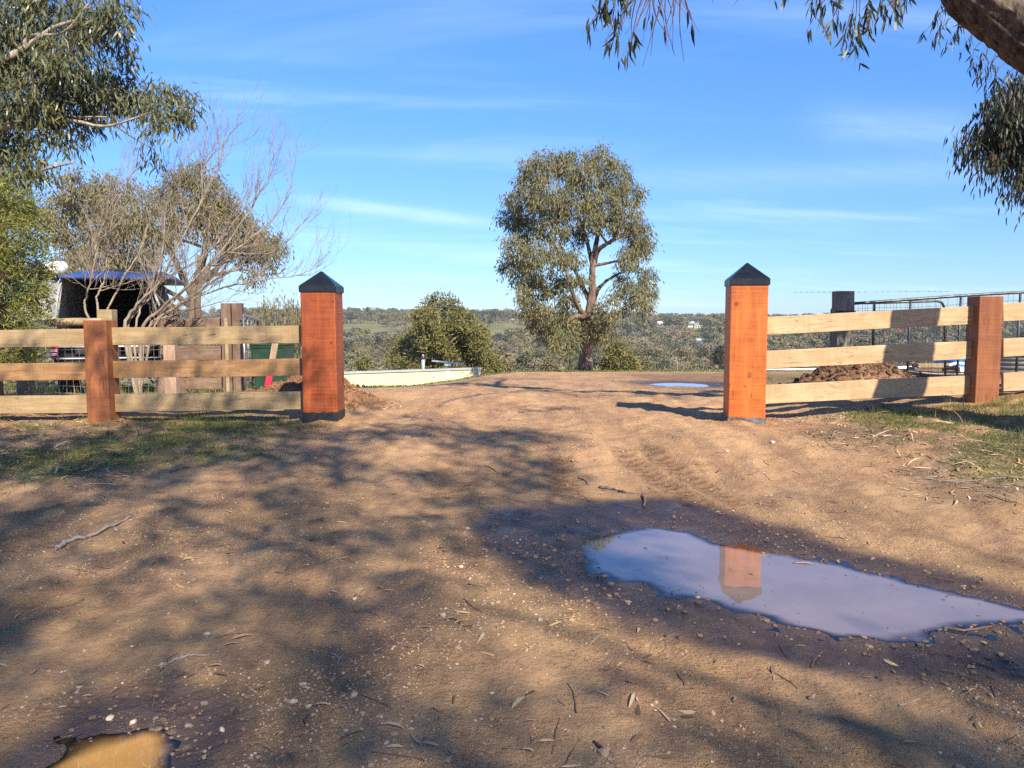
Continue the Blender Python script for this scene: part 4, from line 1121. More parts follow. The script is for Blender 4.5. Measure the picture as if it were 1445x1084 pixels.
# ------------------------------------------------------------------ the two sheds below the crest, and far houses
def shed(name, label, A, B_, depth, zbot, wall, roofm, fascia_h, extra=None):
    """long wall from A to B_ (top edge points), the building runs back from it"""
    A, B_ = Vector(A), Vector(B_); along = (B_ - A); along.z = 0; along.normalize(); back = Vector((-along.y, along.x, 0)) * depth
    t = thing(name, label, 'shed', ((A.x + B_.x) / 2, (A.y + B_.y) / 2, zbot))
    dn = Vector((0, 0, 1))
    def q(v, dz): return v + dn * dz
    wl_ = MB().add(*hexa([Vector((v.x, v.y, zbot)) for v in (A, B_, B_ + back, A + back)] + [q(v, h) for v, h in ((A, -fascia_h), (B_, -fascia_h), (B_ + back, -fascia_h - .8), (A + back, -fascia_h - .8))]))
    part(wl_, 'wall', wall, t, False)
    ov = along * .06; bo = back.normalized() * .06
    part(MB().add(*hexa([q(v, -fascia_h + .003) for v in (A - ov - bo, B_ + ov - bo, B_ + ov - bo * .1, A - ov - bo * .1)] + [q(v, 0) for v in (A - ov - bo, B_ + ov - bo, B_ + ov - bo * .1, A - ov - bo * .1)])), 'fascia', M['trim'] if extra else M['white_roof'], t, False)
    part(MB().add(*hexa([q(v, h) for v, h in ((A - ov, -.045), (B_ + ov, -.045), (B_ + ov + back, -.86), (A - ov + back, -.86))] + [q(v, h) for v, h in ((A - ov, -.005), (B_ + ov, -.005), (B_ + ov + back, -.82), (A - ov + back, -.82))])), 'roof', roofm, t, False)
    return t, along, back
A = P(380, 528, 31.8); B_ = P(677, 518.3, 36.0)
t, al, bk = shed('yellow_shed', 'long cream yellow shed with grey trim and flue rising just beyond the track crest', A, B_, 5.0, -3.6, M['cream_wall'], M['roof_metal'], .10, True)
n_ = -bk.normalized()
cr = B_ + n_ * .012
part(MB().add(*hexa([cr - al * .22 + Vector((0, 0, -2.6)), cr + al * .02 + Vector((0, 0, -2.6)), cr + al * .02 + n_ * .03 + Vector((0, 0, -2.6)), cr - al * .22 + n_ * .03 + Vector((0, 0, -2.6)),
                     cr - al * .22 + Vector((0, 0, -.102)), cr + al * .02 + Vector((0, 0, -.102)), cr + al * .02 + n_ * .03 + Vector((0, 0, -.102)), cr - al * .22 + n_ * .03 + Vector((0, 0, -.102))])), 'corner_trim', M['trim'], t, False)
fl = P(597, 519, 37.0); flt = P(597, 507, 37.0)
fo = part(MB().add(*tube([fl - Vector((0, 0, .4)), flt], .085, 12)), 'flue', M['trim'], t)
MB().add(*tube([flt, flt + Vector((0, 0, .14))], .10, 12)).build('flue_cowl', M['vehicle'], fo, True, tuple(t.location))
MB().add(*tube([flt + Vector((0, 0, .14)), flt + Vector((0, 0, .22))], [.06, .05], 10)).build('flue_tip', M['trim'], fo, True, tuple(t.location))
for px, py, w, h in ((611, 531, .16, .18), (631, 525, .13, .16), (631, 530, .18, .24), (637, 532, .10, .10)):
    q = A.lerp(B_, (px - 380) / 297.0); c = P(px, py, q.y) + n_ * .05; V, Fc = bev_box(w, .09, h, .015)
    R = Matrix.Rotation(math.atan2(al.y, al.x), 3, 'Z'); V = np.array([tuple(R @ Vector(v) + c) for v in V])
    part(MB().add(V, Fc), 'wall_fitting', M['white'] if px > 620 else M['trim'], t)
# flat antenna panel on a short mast behind the parapet
c = P(632, 511.5, 37.6)
an = thing('antenna_panel', 'flat pale antenna panel on a mast above the cream yellow shed', 'antenna', P(632, 519, 37.6))
V, Fc = bev_box(1.55, .5, .05, .015); V = np.array([tuple(Matrix.Rotation(math.radians(6), 3, 'Y') @ Vector(v) + c) for v in V])
part(MB().add(V, Fc), 'panel', M['trim'], an); part(MB().add(*tube([c - Vector((0, 0, .55)), c - Vector((0, 0, .03))], .05, 8)), 'mast', M['trim'], an)
part(MB().add(*bev_box(.34, .2, .12, .03)), 'mount', M['white'], an, local=True).location = c - Vector((0, .1, .11)) - Vector(an.location)

A = P(906, 524.6, 35.6); B_ = P(1330, 515.5, 39.0)
shed('low_shed', 'low shed with one thin white roof edge showing beyond the crest on the right', A, B_, 4.0, -4.2, M['brown_wall'], M['roof_metal'], .13)

def far_house(px, py, y, w, h, label, wall, roofm, rz):
    c = P(px, py, y); z0 = float(gz(c.x, y)[0]) - 1.0
    zb = c.z - 1.2; t = thing('farm_house', label, 'house', (c.x, y, z0), None, rz)
    d = w * .7; zz_ = zb - z0
    part(MB().add(*box(0, 0, zz_ / 2, w, d, zz_)), 'wall', wall, t, False, local=True)
    e = w / 2 + .5; f = d / 2 + .5
    V = [(-e, -f, zz_ + .003), (e, -f, zz_ + .003), (e, f, zz_ + .003), (-e, f, zz_ + .003), (-e * .8, 0, zz_ + h), (e * .8, 0, zz_ + h)]
    part(MB().add(V, [np.array([(0, 1, 5, 4), (2, 3, 4, 5)]), np.array([(1, 2, 5), (3, 0, 4)]), np.array([(3, 2, 1, 0)])]), 'roof', roofm, t, False, local=True)
    for k in range(3):
        fr = part(MB().add(*box((k - 1) * w * .3, -d / 2 - .03, zz_ - 1.4, 1.3, .06, 1.2)), 'window', M['white'], t, False, local=True)
        MB().add(*box((k - 1) * w * .3, -d / 2 - .07, zz_ - 1.4, 1.1, .02, 1.0)).build('pane', M['glass'], fr, False, (0, 0, 0))
far_house(841, 474, 400, 12, 1.8, 'brown walled house with pale grey roof among trees right of the tall gum trunk', M['brown_wall'], M['roof_metal'], .2)
far_house(929, 453.5, 560, 5, 1.2, 'small white house on the far ridge left of the other far houses', M['white'], M['white_roof'], .1)
far_house(975, 453.5, 570, 4, 1.1, 'tiny white house on the far ridge between two others', M['white'], M['white_roof'], -.2)
far_house(985, 456, 555, 6, 1.2, 'cream house on the far ridge nearest the orange pillar', M['cream_wall'], M['roof_metal'], .0)
far_house(988, 478, 395, 4.5, 1.1, 'white roofed house low among the trees close left of the orange pillar', M['white'], M['white_roof'], .3)

# ------------------------------------------------------------------ trees
def tree(name, label, cat, base, trunk, limbs, clusters, leaf, mats, seed, group=None, branch_r=0.05, twig_r=0.008, connect_from=0.3, furrow=False):
    """trunk: [(point, radius)]; limbs: lists of the same; clusters: (centre, radius, sprays).
    Branches grow from the nearest wood to each cluster, twigs to each spray, leaves hang from the sprays."""
    rng = np.random.default_rng(seed)
    t = thing(name, label, cat, base, group)
    def path(pr, k=5):
        pts = smooth_path([p for p, r in pr], k, 0, rng); rad = np.interp(np.linspace(0, len(pr) - 1, len(pts)), np.arange(len(pr)), [r for p, r in pr]); return pts, rad
    nodes, nrad = [], []
    if trunk:
        pts, rad = path(trunk, 6)
        if furrow:
            # deeply furrowed bark: fine rings and sides pushed in and out along the grain
            fp, fr = path(trunk, 60); ns = 56; V, Fc = tube(fp, fr, ns); nR = len(fp)
            ll = np.concatenate([[0], np.cumsum(np.linalg.norm(np.diff(fp, axis=0), axis=1))]); an = np.arange(ns) / ns * 6.2832
            A2, L2 = np.meshgrid(an, ll); w_ = 0
            for q_, s_ in ((A2, 1.0),): w_ = fbm(np.cos(A2) * 2.2 + .25 * L2 * np.sin(A2 * 2), np.sin(A2) * 2.2 + L2 * .9, 2.6, 5, 33) + .5 * fbm(np.cos(A2) * 4 + L2 * .5, np.sin(A2) * 4 + L2 * .7, 4.0, 4, 37)
            V = V.reshape(nR, ns, 3); V = V + (V - fp[:, None]) * (0.30 * w_)[..., None]
            part(MB().add(V.reshape(-1, 3), Fc), 'trunk', mats[0], t)
        else:
            part(MB().add(*tube(pts, rad * np.clip(1 + .07 * rng.normal(size=len(rad)), .86, 1.16), 14)), 'trunk', mats[0], t)
        j0 = int(len(pts) * connect_from); nodes += list(pts[j0:]); nrad += list(rad[j0:])
    for lb in limbs:
        pts, rad = path(lb, 6); pts[1:-1] += rng.normal(0, rad[1:-1, None] * .12, pts[1:-1].shape)
        part(MB().add(*tube(pts, rad * np.clip(1 + .06 * rng.normal(size=len(rad)), .85, 1.2), 9)), 'limb', mats[0], t)
        nodes += list(pts[1:]); nrad += list(rad[1:])
    nodes = [np.array(p) for p in nodes]
    br = MB(); tw = MB()
    C_, A_, L_, W_ = [], [], [], []
    cl = [(np.array(tuple(c)), np.array(r if np.ndim(r) else (r, r, r), float), n) for c, r, n in clusters]
    if nodes:
        N0 = np.array(nodes); cl.sort(key=lambda c: np.min(np.linalg.norm(N0 - c[0], axis=1)))
    hang = leaf.get('hang', 1.0); per = leaf['per']
    for c, r, ns in cl:
        if nodes:
            N_ = np.array(nodes); d = np.linalg.norm(N_ - c, axis=1) + 1.2 * np.maximum(N_[:, 2] - c[2] + .2 * r[2], 0)
            k = int(np.argmin(d)); s = N_[k]; r0 = min(nrad[k] * .7, branch_r)
            ln = np.linalg.norm(c - s)
            if ln > 1e-3:
                mid = (s + c) / 2 + np.array([0, 0, .10 * ln]) + rng.normal(0, .08 * ln, 3)
                pts = smooth_path([s, mid, c], 4); rad = np.linspace(r0, max(twig_r * 1.3, r0 * .45), len(pts))
                br.add(*tube(pts, rad, 5, False))
                nodes += list(pts[2:]); nrad += list(rad[2:])
        u = unit(rng.normal(size=(ns, 3))) * (rng.uniform(0.15, 1, (ns, 1)) ** .45)
        u[:, 2] = np.where(u[:, 2] < -.2, u[:, 2] * .8, u[:, 2])
        sp = c + u * r
        for q, du in zip(sp, u):
            if rng.random() < leaf.get('twigs', .6):
                st = c + (q - c) * rng.uniform(0, .25); m = (st + q) / 2 + np.array([0, 0, .12 * np.linalg.norm(q - st)])
                tw.add(*tube(smooth_path([st, m, q + np.array([0, 0, -.3 * leaf['L']])], 2), np.linspace(twig_r, twig_r * .35, 5), 3, False))
        cc = np.repeat(sp, per, 0); uu = np.repeat(u, per, 0); n = len(cc)
        off = rng.normal(size=(n, 3)) * leaf['spread']; off[:, 2] -= np.abs(rng.normal(size=n)) * leaf['spread'] * hang * .8
        ax = unit(np.stack([np.zeros(n), np.zeros(n), -np.full(n, hang)], 1) + uu * .45 + rng.normal(size=(n, 3)) * leaf.get('rand', .45))
        C_.append(cc + off); A_.append(ax); L_.append(leaf['L'] * rng.uniform(.6, 1.25, n)); W_.append(leaf['W'] * rng.uniform(.7, 1.25, n))
    if br.n: part(br, 'branches', mats[1], t, kind='stuff')
    if tw.n: part(tw, 'twigs', mats[2], t, kind='stuff')
    if C_:
        lb = MB().add(*leaf_batch(np.concatenate(C_), np.concatenate(A_), np.concatenate(L_), np.concatenate(W_), rng, leaf.get('detailed', False)))
        part(lb, 'foliage', mats[3], t, False, kind='stuff')
    return t

def px_clusters(lst, y, depth, ns_per, seed, squash=1.0, ns_min=4):
    """clusters from pixel circles: distance y, spread front to back by depth"""
    r = np.random.default_rng(seed); out = []
    for a, b_, R_ in lst:
        yy = y + r.uniform(-depth, depth); c = P(a, b_, yy); rr = R_ * yy / F
        out.append((c, (rr, rr * 1.05, rr * squash), max(ns_min, int(ns_per * (R_ / 25.0) ** 2))))
    return out

# the tall gum standing alone on the crest
y = 34.0
cen = [(808, 486, 7), (812, 474, 8), (800, 420, 17), (818, 392, 12), (845, 456, 14), (822, 452, 10), (860, 472, 12), (868, 442, 9), (788, 480, 14), (774, 472, 14), (812, 362, 16), (866, 420, 8), (757, 240, 26), (790, 230, 25), (822, 245, 30), (850, 222, 22), (868, 252, 26), (886, 272, 24), (737, 272, 27), (770, 275, 28), (808, 285, 30), (850, 287, 28),
       (722, 305, 20), (742, 320, 24), (776, 318, 26), (812, 330, 18), (882, 312, 26), (902, 330, 20), (724, 345, 16), (750, 358, 24), (785, 360, 20), (720, 374, 18),
       (745, 392, 24), (772, 400, 22), (752, 432, 22), (778, 445, 20), (802, 452, 16), (896, 350, 20), (912, 345, 14), (884, 365, 16), (912, 388, 15), (893, 412, 20), (915, 410, 14),
       (880, 396, 13), (762, 458, 14), (852, 452, 15), (846, 430, 11), (802, 502, 8), (734, 412, 12), (906, 432, 14), (886, 432, 10), (836, 308, 20), (795, 395, 12), (845, 480, 7), (838, 470, 12), (815, 470, 8)]
bz = gz1(P(826, 520, y).x, y)
TR = [(P(826, 530, y) * 1.0, .42), (P(827, 500, y), .28), (P(829, 470, y), .25), (P(832, 440, y), .21), (P(836, 410, y), .165), (P(836, 375, y - .3), .13), (P(842, 340, y), .11), (P(850, 300, y + .3), .06)]
TR[0] = (Vector((TR[1][0].x - .03, y, bz - .3)), .37)
LB = [[(P(830, 450, y), .13), (P(815, 432, y - .5), .095), (P(806, 405, y - .9), .08), (P(795, 370, y - 1), .08), (P(775, 335, y - 1.2), .05)],
      [(P(833, 436, y), .12), (P(843, 410, y + .4), .09), (P(858, 395, y + .6), .06), (P(875, 385, y + .9), .05)],
      [(P(836, 378, y), .12), (P(845, 352, y - .6), .10), (P(863, 340, y - .9), .08), (P(878, 322, y - 1.1), .05)],
      [(P(829, 448, y), .13), (P(812, 447, y - .9), .10), (P(800, 455, y - 1.2), .07), (P(806, 462, y - 1.3), .035)],
      [(P(836, 372, y), .11), (P(828, 340, y + .6), .08), (P(815, 300, y + .8), .05)],
      [(P(832, 425, y), .12), (P(818, 395, y + .8), .09), (P(790, 345, y + 1.5), .05)]]
tree('gum_tree', 'tall lone gum tree with open olive crown standing on the crest beyond the gateway', 'tree', (TR[0][0].x, y, bz), TR, LB,
     px_clusters(cen, y - .9, 1.9, 64, 2, 1.0, 8), dict(L=.21, W=.050, per=20, spread=.125, hang=1.1, rand=.5, twigs=.5), (M['bark_gum'], M['bark_gum'], M['bark_twig'], M['leaf_gum']), 5, None, .085, .010)

# dense bushy tree behind the yellow shed
y = 50.0
bus = [(612, 432, 15), (632, 427, 12), (651, 441, 11), (600, 452, 20), (632, 458, 22), (660, 462, 18), (585, 478, 20), (612, 482, 24), (642, 488, 24), (674, 488, 20), (566, 498, 18), (592, 508, 22), (626, 512, 24),
       (658, 512, 24), (688, 510, 18), (556, 516, 13), (700, 524, 14), (676, 470, 11), (578, 530, 24), (620, 536, 26), (665, 536, 26), (645, 472, 18), (620, 462, 18)]
bx = P(622, 520, y).x; bz = gz1(bx, y)
TR = [(Vector((bx, y, bz - .3)), .35), (P(624, 520, y), .30), (P(622, 480, y), .2), (P(618, 440, y), .09)]
tree('bushy_tree', 'dense olive bushy tree with rounded pyramid crown behind the cream yellow shed', 'tree', (bx, y, bz), TR, [[(P(623, 500, y), .12), (P(600, 480, y - .8), .07), (P(585, 470, y - 1), .03)], [(P(623, 500, y), .12), (P(640, 480, y - .6), .06), (P(650, 470, y - .8), .03)]],
     px_clusters(bus, y, 2.0, 95, 4, 1.0), dict(L=.28, W=.085, per=20, spread=.17, hang=.15, rand=.8, twigs=.25), (M['bark_pale'], M['bark_pale'], M['bark_twig'], M['leaf_bushy']), 6)

# broad gum behind the vehicle and the bare tree
y = 25.0
bk_ = [(110, 258, 26), (92, 288, 28), (130, 288, 30), (165, 272, 28), (152, 318, 32), (116, 338, 30), (188, 308, 30), (220, 282, 24), (252, 258, 24), (282, 250, 26), (302, 275, 26), (256, 298, 30), (292, 308, 30),
       (322, 302, 24), (346, 322, 24), (370, 338, 22), (388, 347, 18), (356, 352, 20), (330, 348, 22), (376, 370, 13), (360, 385, 12), (216, 338, 22), (182, 358, 26), (142, 366, 26), (98, 368, 24), (76, 322, 24), (60, 300, 18), (240, 325, 16), (205, 372, 14), (312, 340, 14)]
bx = P(272, 500, y).x; bz = gz1(bx, y)
TR = [(Vector((bx, y, bz - .3)), .17), (P(272, 430, y), .14), (P(278, 395, y), .12), (P(290, 350, y), .09), (P(285, 290, y), .06)]
LB = [[(P(272, 420, y), .11), (P(255, 385, y + .5), .09), (P(235, 345, y + .8), .08), (P(200, 310, y + 1), .05)], [(P(274, 405, y), .13), (P(300, 385, y - .3), .09), (P(330, 355, y - .4), .06), (P(365, 345, y - .5), .04)],
      [(P(270, 432, y), .10), (P(220, 400, y + 1), .08), (P(165, 370, y + 1.2), .08), (P(120, 320, y + 1.5), .05)]]
tree('gum_tree', 'broad grey green gum tree behind the parked vehicle and the bare tree', 'tree', (bx, y, bz), TR, LB, px_clusters(bk_, y, 1.9, 55, 7), dict(L=.18, W=.042, per=18, spread=.13, hang=1.1, rand=.5, twigs=.5),
     (M['bark_gum'], M['bark_gum'], M['bark_twig'], M['leaf_back']), 8, None, .06, .007)
tree('sapling', 'slim reddish sapling stem standing to the right of the bare tree', 'tree', (P(280, 450, 16).x, 16, gz1(P(280, 450, 16).x, 16)), [(Vector((P(279, 450, 16).x, 16, gz1(P(279, 450, 16).x, 16) - .2)), .075), (P(279, 440, 16), .065), (P(281, 400, 16), .05), (P(280, 360, 16), .03)],
     [[(P(280, 410, 16), .035), (P(290, 390, 16), .025), (P(300, 370, 16), .012)]], [], dict(L=.1, W=.02, per=1, spread=.1), (M['bark_gum'], M['bark_gum'], M['bark_twig'], M['leaf_back']), 9)

# low weeping wattle and scrub between the barrier and the left pillar
y = 20.0
wp = [(365, 438, 15), (385, 432, 16), (405, 430, 16), (424, 438, 16), (352, 452, 13), (375, 455, 16), (398, 452, 17), (420, 458, 17), (440, 445, 16), (440, 470, 16), (360, 475, 14), (390, 476, 16), (415, 480, 16)]
bx = P(400, 500, y).x; bz = gz1(bx, y)
tree('weeping_shrub', 'low weeping olive shrub with drooping leaves just left of the dark red pillar', 'shrub', (bx, y, bz), [(Vector((bx, y, bz - .2)), .09), (P(400, 480, y), .06), (P(402, 445, y), .03)], [],
     px_clusters(wp, y, .6, 30, 10), dict(L=.16, W=.028, per=12, spread=.08, hang=1.6, rand=.3, twigs=.5), (M['bark_gum'], M['bark_gum'], M['bark_twig'], M['leaf_back']), 12, None, .03, .006)

# bright green bush at the left edge behind the fence
y = 10.0
bu = [(5, 290, 40), (-25, 300, 40), (25, 310, 34), (10, 345, 42), (45, 335, 22), (35, 370, 36), (58, 395, 20), (5, 395, 44), (-30, 370, 44), (30, 420, 32), (52, 432, 20), (0, 440, 44), (38, 455, 26), (-35, 440, 44), (5, 485, 40), (32, 500, 26), (-30, 500, 40), (50, 408, 16), (44, 300, 14), (20, 275, 16)]
bx = P(-5, 500, y).x; bz = gz1(bx, y)
tree('wattle_bush', 'bright yellow green wattle bush at the left edge behind the fence', 'bush', (bx, y, bz), [(Vector((bx, y, bz - .2)), .07), (P(-5, 480, y), .06), (P(0, 400, y), .045), (P(5, 310, y), .02)], [],
     px_clusters(bu, y, .42, 26, 13), dict(L=.075, W=.016, per=22, spread=.055, hang=-.2, rand=.7, twigs=.7, detailed=False), (M['bark_gum'], M['bark_gum'], M['bark_twig'], M['leaf_wattle']), 14, None, .03, .004)

# near gum whose leafy boughs fill the upper left corner
y = 12.0
ng = [(25, 15, 52), (88, 22, 48), (140, 32, 34), (166, 12, 26), (40, 75, 46), (98, 75, 42), (132, 112, 30), (58, 132, 40), (8, 140, 38), (100, 138, 34), (160, 128, 26), (195, 135, 26), (236, 140, 28), (262, 152, 18), (226, 162, 20),
      (20, 195, 32), (48, 226, 24), (12, 240, 24), (96, 186, 16), (214, 210, 9), (-40, 60, 60), (-45, 180, 55), (176, 70, 16), (262, 128, 12), (150, 148, 20), (120, 165, 16), (60, 175, 22), (-20, 262, 30)]
bx, by = -10.4, 12.8; bz = gz1(bx, by)
TR = [(Vector((bx, by, bz - .3)), .26), (Vector((bx + .1, by, 2.0)), .22), (Vector((bx + .25, by - .1, 4.0)), .17), (Vector((bx + .8, by - .3, 5.6)), .10), (Vector((bx + 1.2, by - .3, 7.2)), .05)]
LB = [[(Vector((bx + .12, by, 2.6)), .07), (P(-30, 265, y), .05), (P(40, 245, y), .032), (P(105, 228, y), .014)],
      [(P(40, 245, y), .026), (P(75, 258, y + .1), .018), (P(100, 276, y + .15), .008)],
      [(Vector((bx + .2, by, 3.2)), .08), (P(-20, 190, y), .055), (P(45, 178, y), .04), (P(95, 170, y - .1), .03), (P(150, 178, y - .2), .02), (P(215, 158, y - .3), .010)],
      [(Vector((bx + .2, by, 3.4)), .07), (P(0, 125, y + .3), .05), (P(50, 140, y + .2), .034), (P(80, 163, y + .1), .02), (P(150, 165, y - .2), .012)],
      [(Vector((bx + .3, by, 4.2)), .08), (P(-10, 95, y - .2), .055), (P(35, 68, y - .2), .042), (P(75, 40, y - .3), .03), (P(115, 25, y - .3), .018)],
      [(P(35, 66, y - .2), .03), (P(36, 20, y), .02), (P(48, -40, y + .1), .012)],
      [(P(45, 50, y - .2), .026), (P(90, 45, y - .4), .018), (P(125, 5, y - .5), .01)]]
tree('gum_tree', 'near gum tree reaching leafy boughs in from the left edge above the bush', 'tree', (bx, by, bz), TR, LB, px_clusters(ng, y, .5, 20, 15),
     dict(L=.155, W=.027, per=18, spread=.095, hang=1.3, rand=.5, twigs=.9, detailed=True), (M['bark_pale'], M['bark_pale'], M['bark_twig'], M['leaf_near']), 16, None, .018, .0045, .5)

# leaning gum on the right: trunk across the corner, boughs overhead, sprays hanging into view
TR = [(Vector((5.95, 6.0, .1)), .34), (Vector((5.72, 6.55, 1.5)), .28), (Vector((5.68, 7.3, 2.9)), .25), (P(1500, 96, 8.0), .245), (P(1430, 42, 8.2), .225), (P(1345, -36, 8.4), .20), (Vector((4.1, 8.9, 6.6)), .19), (Vector((3.5, 9.4, 8.2)), .12), (Vector((3.0, 9.6, 9.6)), .06)]
hangs = [(1400, 175, 24), (1425, 150, 24), (1378, 200, 18), (1432, 205, 26), (1442, 248, 15), (1410, 128, 16), (1468, 180, 40), (1455, 120, 26), (1470, 240, 26), (1405, 222, 12), (1362, 196, 9)]
LB = [[(Vector((5.72, 7.2, 2.9)), .09), (P(1510, 100, 9.0), .05), (P(1445, 135, 9.3), .022), (P(1395, 165, 9.4), .010)],
      [(Vector((4.75, 8.3, 4.9)), .08), (Vector((3.6, 7.4, 5.9)), .05), (Vector((2.4, 6.2, 5.4)), .028), (Vector((1.5, 5.6, 4.4)), .012)],
      [(Vector((4.4, 8.6, 5.8)), .13), (Vector((5.2, 7.2, 7.0)), .09), (Vector((5.4, 5.8, 7.6)), .05)],
      [(Vector((4.1, 8.9, 6.6)), .12), (Vector((2.6, 9.4, 7.6)), .08), (Vector((1.2, 9.8, 8.2)), .04)],
      [(Vector((3.9, 9.0, 7.0)), .11), (Vector((4.6, 10.4, 8.0)), .07), (Vector((5.2, 11.6, 8.6)), .04)]]
cl = px_clusters(hangs, 9.4, .4, 44, 17)
rr = np.random.default_rng(18)
for c0, n_c in (((3.0, 9.6, 9.2), 6), ((1.0, 9.9, 8.6), 4), ((5.3, 11.4, 9.0), 5), ((5.4, 6.0, 8.2), 5), ((4.2, 9.4, 8.2), 4)):
    for k in range(n_c):
        cl.append((Vector(c0) + Vector(rr.normal(0, .75, 3)), .55, 26))
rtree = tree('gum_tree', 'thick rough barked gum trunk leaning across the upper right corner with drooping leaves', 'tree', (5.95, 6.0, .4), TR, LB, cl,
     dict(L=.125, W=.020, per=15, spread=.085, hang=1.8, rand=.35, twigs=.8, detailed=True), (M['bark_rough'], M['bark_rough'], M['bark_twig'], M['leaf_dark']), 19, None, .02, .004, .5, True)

def drooping(specs, seed, root):
    """pendulous twigs with leaves strung along them: (start px, end px, distance, leaves, sag)"""
    rng = np.random.default_rng(seed); tw = MB(); C_, A_, L_ = [], [], []
    for (ax, ay, bx_, by_, d, nl, sag) in specs:
        a, b_ = P(ax, ay, d), P(bx_, by_, d + rng.uniform(-.15, .15)); m = (a + b_) / 2 + Vector((rng.normal(0, .03), rng.normal(0, .03), sag))
        pts = smooth_path([a, m, b_], 6); tw.add(*tube(pts, np.linspace(.0055, .0014, len(pts)), 4, False))
        n = nl
        ts = rng.uniform(.45, 1.0, n) ** .7
        q = np.stack([np.interp(ts, np.linspace(0, 1, len(pts)), pts[:, k]) for k in range(3)], 1) + rng.normal(0, .018, (n, 3))
        C_.append(q); A_.append(unit(np.array([[0, 0, -1.25]]) + rng.normal(0, .42, (n, 3)))); L_.append(rng.uniform(.085, .155, n))
    part(tw, 'drooping_twigs', M['bark_twig'], root, kind='stuff')
    if sum(len(c) for c in C_):
        C_, A_, L_ = np.concatenate(C_), np.concatenate(A_), np.concatenate(L_)
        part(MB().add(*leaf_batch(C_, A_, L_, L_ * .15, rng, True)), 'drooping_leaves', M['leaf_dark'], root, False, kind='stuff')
S_ = []
r_ = random.Random(5)
for ax, ay, bx_, by_, n in [(905, -60, 850, 12, 16), (900, -60, 862, 25, 14), (900, -40, 838, 30, 12), (905, -30, 822, 48, 12), (910, -30, 852, 62, 14), (915, -20, 862, 72, 10), (920, -20, 884, 78, 12), (918, -10, 872, 92, 7), (905, -70, 880, 6, 12), (895, -60, 842, 0, 12),
                            (920, -40, 870, 52, 4)]:
    S_.append((ax, ay, bx_, by_, 5.6, n, .05))
for k in range(26):
    a = r_.uniform(905, 965); b_ = a + r_.uniform(-45, 30); S_.append((a, -40, b_, r_.uniform(20, 96), 5.6 + r_.uniform(-.3, .3), 0 if k % 4 else 2, -.02))
for ax, ay, bx_, by_, n in [(1170, -60, 1145, 12, 14), (1175, -60, 1160, 26, 14), (1185, -60, 1180, 34, 14), (1200, -60, 1196, 50, 15), (1205, -50, 1200, 78, 15), (1215, -50, 1212, 86, 18), (1220, -60, 1222, 44, 14), (1232, -60, 1232, 36, 14), (1245, -60, 1246, 30, 14), (1262, -60, 1258, 28, 16), (1275, -60, 1268, 26, 16),
                            (1180, -20, 1136, 48, 6), (1200, -10, 1168, 46, 8), (1200, 20, 1188, 72, 7), (1140, -60, 1110, -6, 6), (1120, -50, 1092, -4, 6), (1190, -60, 1170, 4, 12), (1290, -60, 1282, 6, 12)]:
    S_.append((ax, ay, bx_, by_, 6.2, n, .04))
for ax, ay, bx_, by_, n in [(1375, -40, 1320, 20, 10), (1380, -10, 1302, 50, 12), (1385, 0, 1318, 58, 14), (1390, 5, 1336, 66, 14), (1380, 30, 1358, 72, 14), (1395, 50, 1374, 100, 14), (1405, 55, 1384, 92, 12), (1410, 60, 1392, 110, 14), (1420, 70, 1372, 118, 8), (1430, 80, 1400, 130, 14), (1440, 90, 1416, 130, 12), (1360, -40, 1326, 40, 8), (1380, 10, 1350, 40, 10)]:
    S_.append((ax, ay, bx_, by_, 8.8, int(n * 1.2), .05))
S_ += [(1018, -10, 1005, 4, 5.6, 0, 0), (1050, -20, 1034, 8, 5.6, 0, 0)]
drooping(S_, 21, rtree)

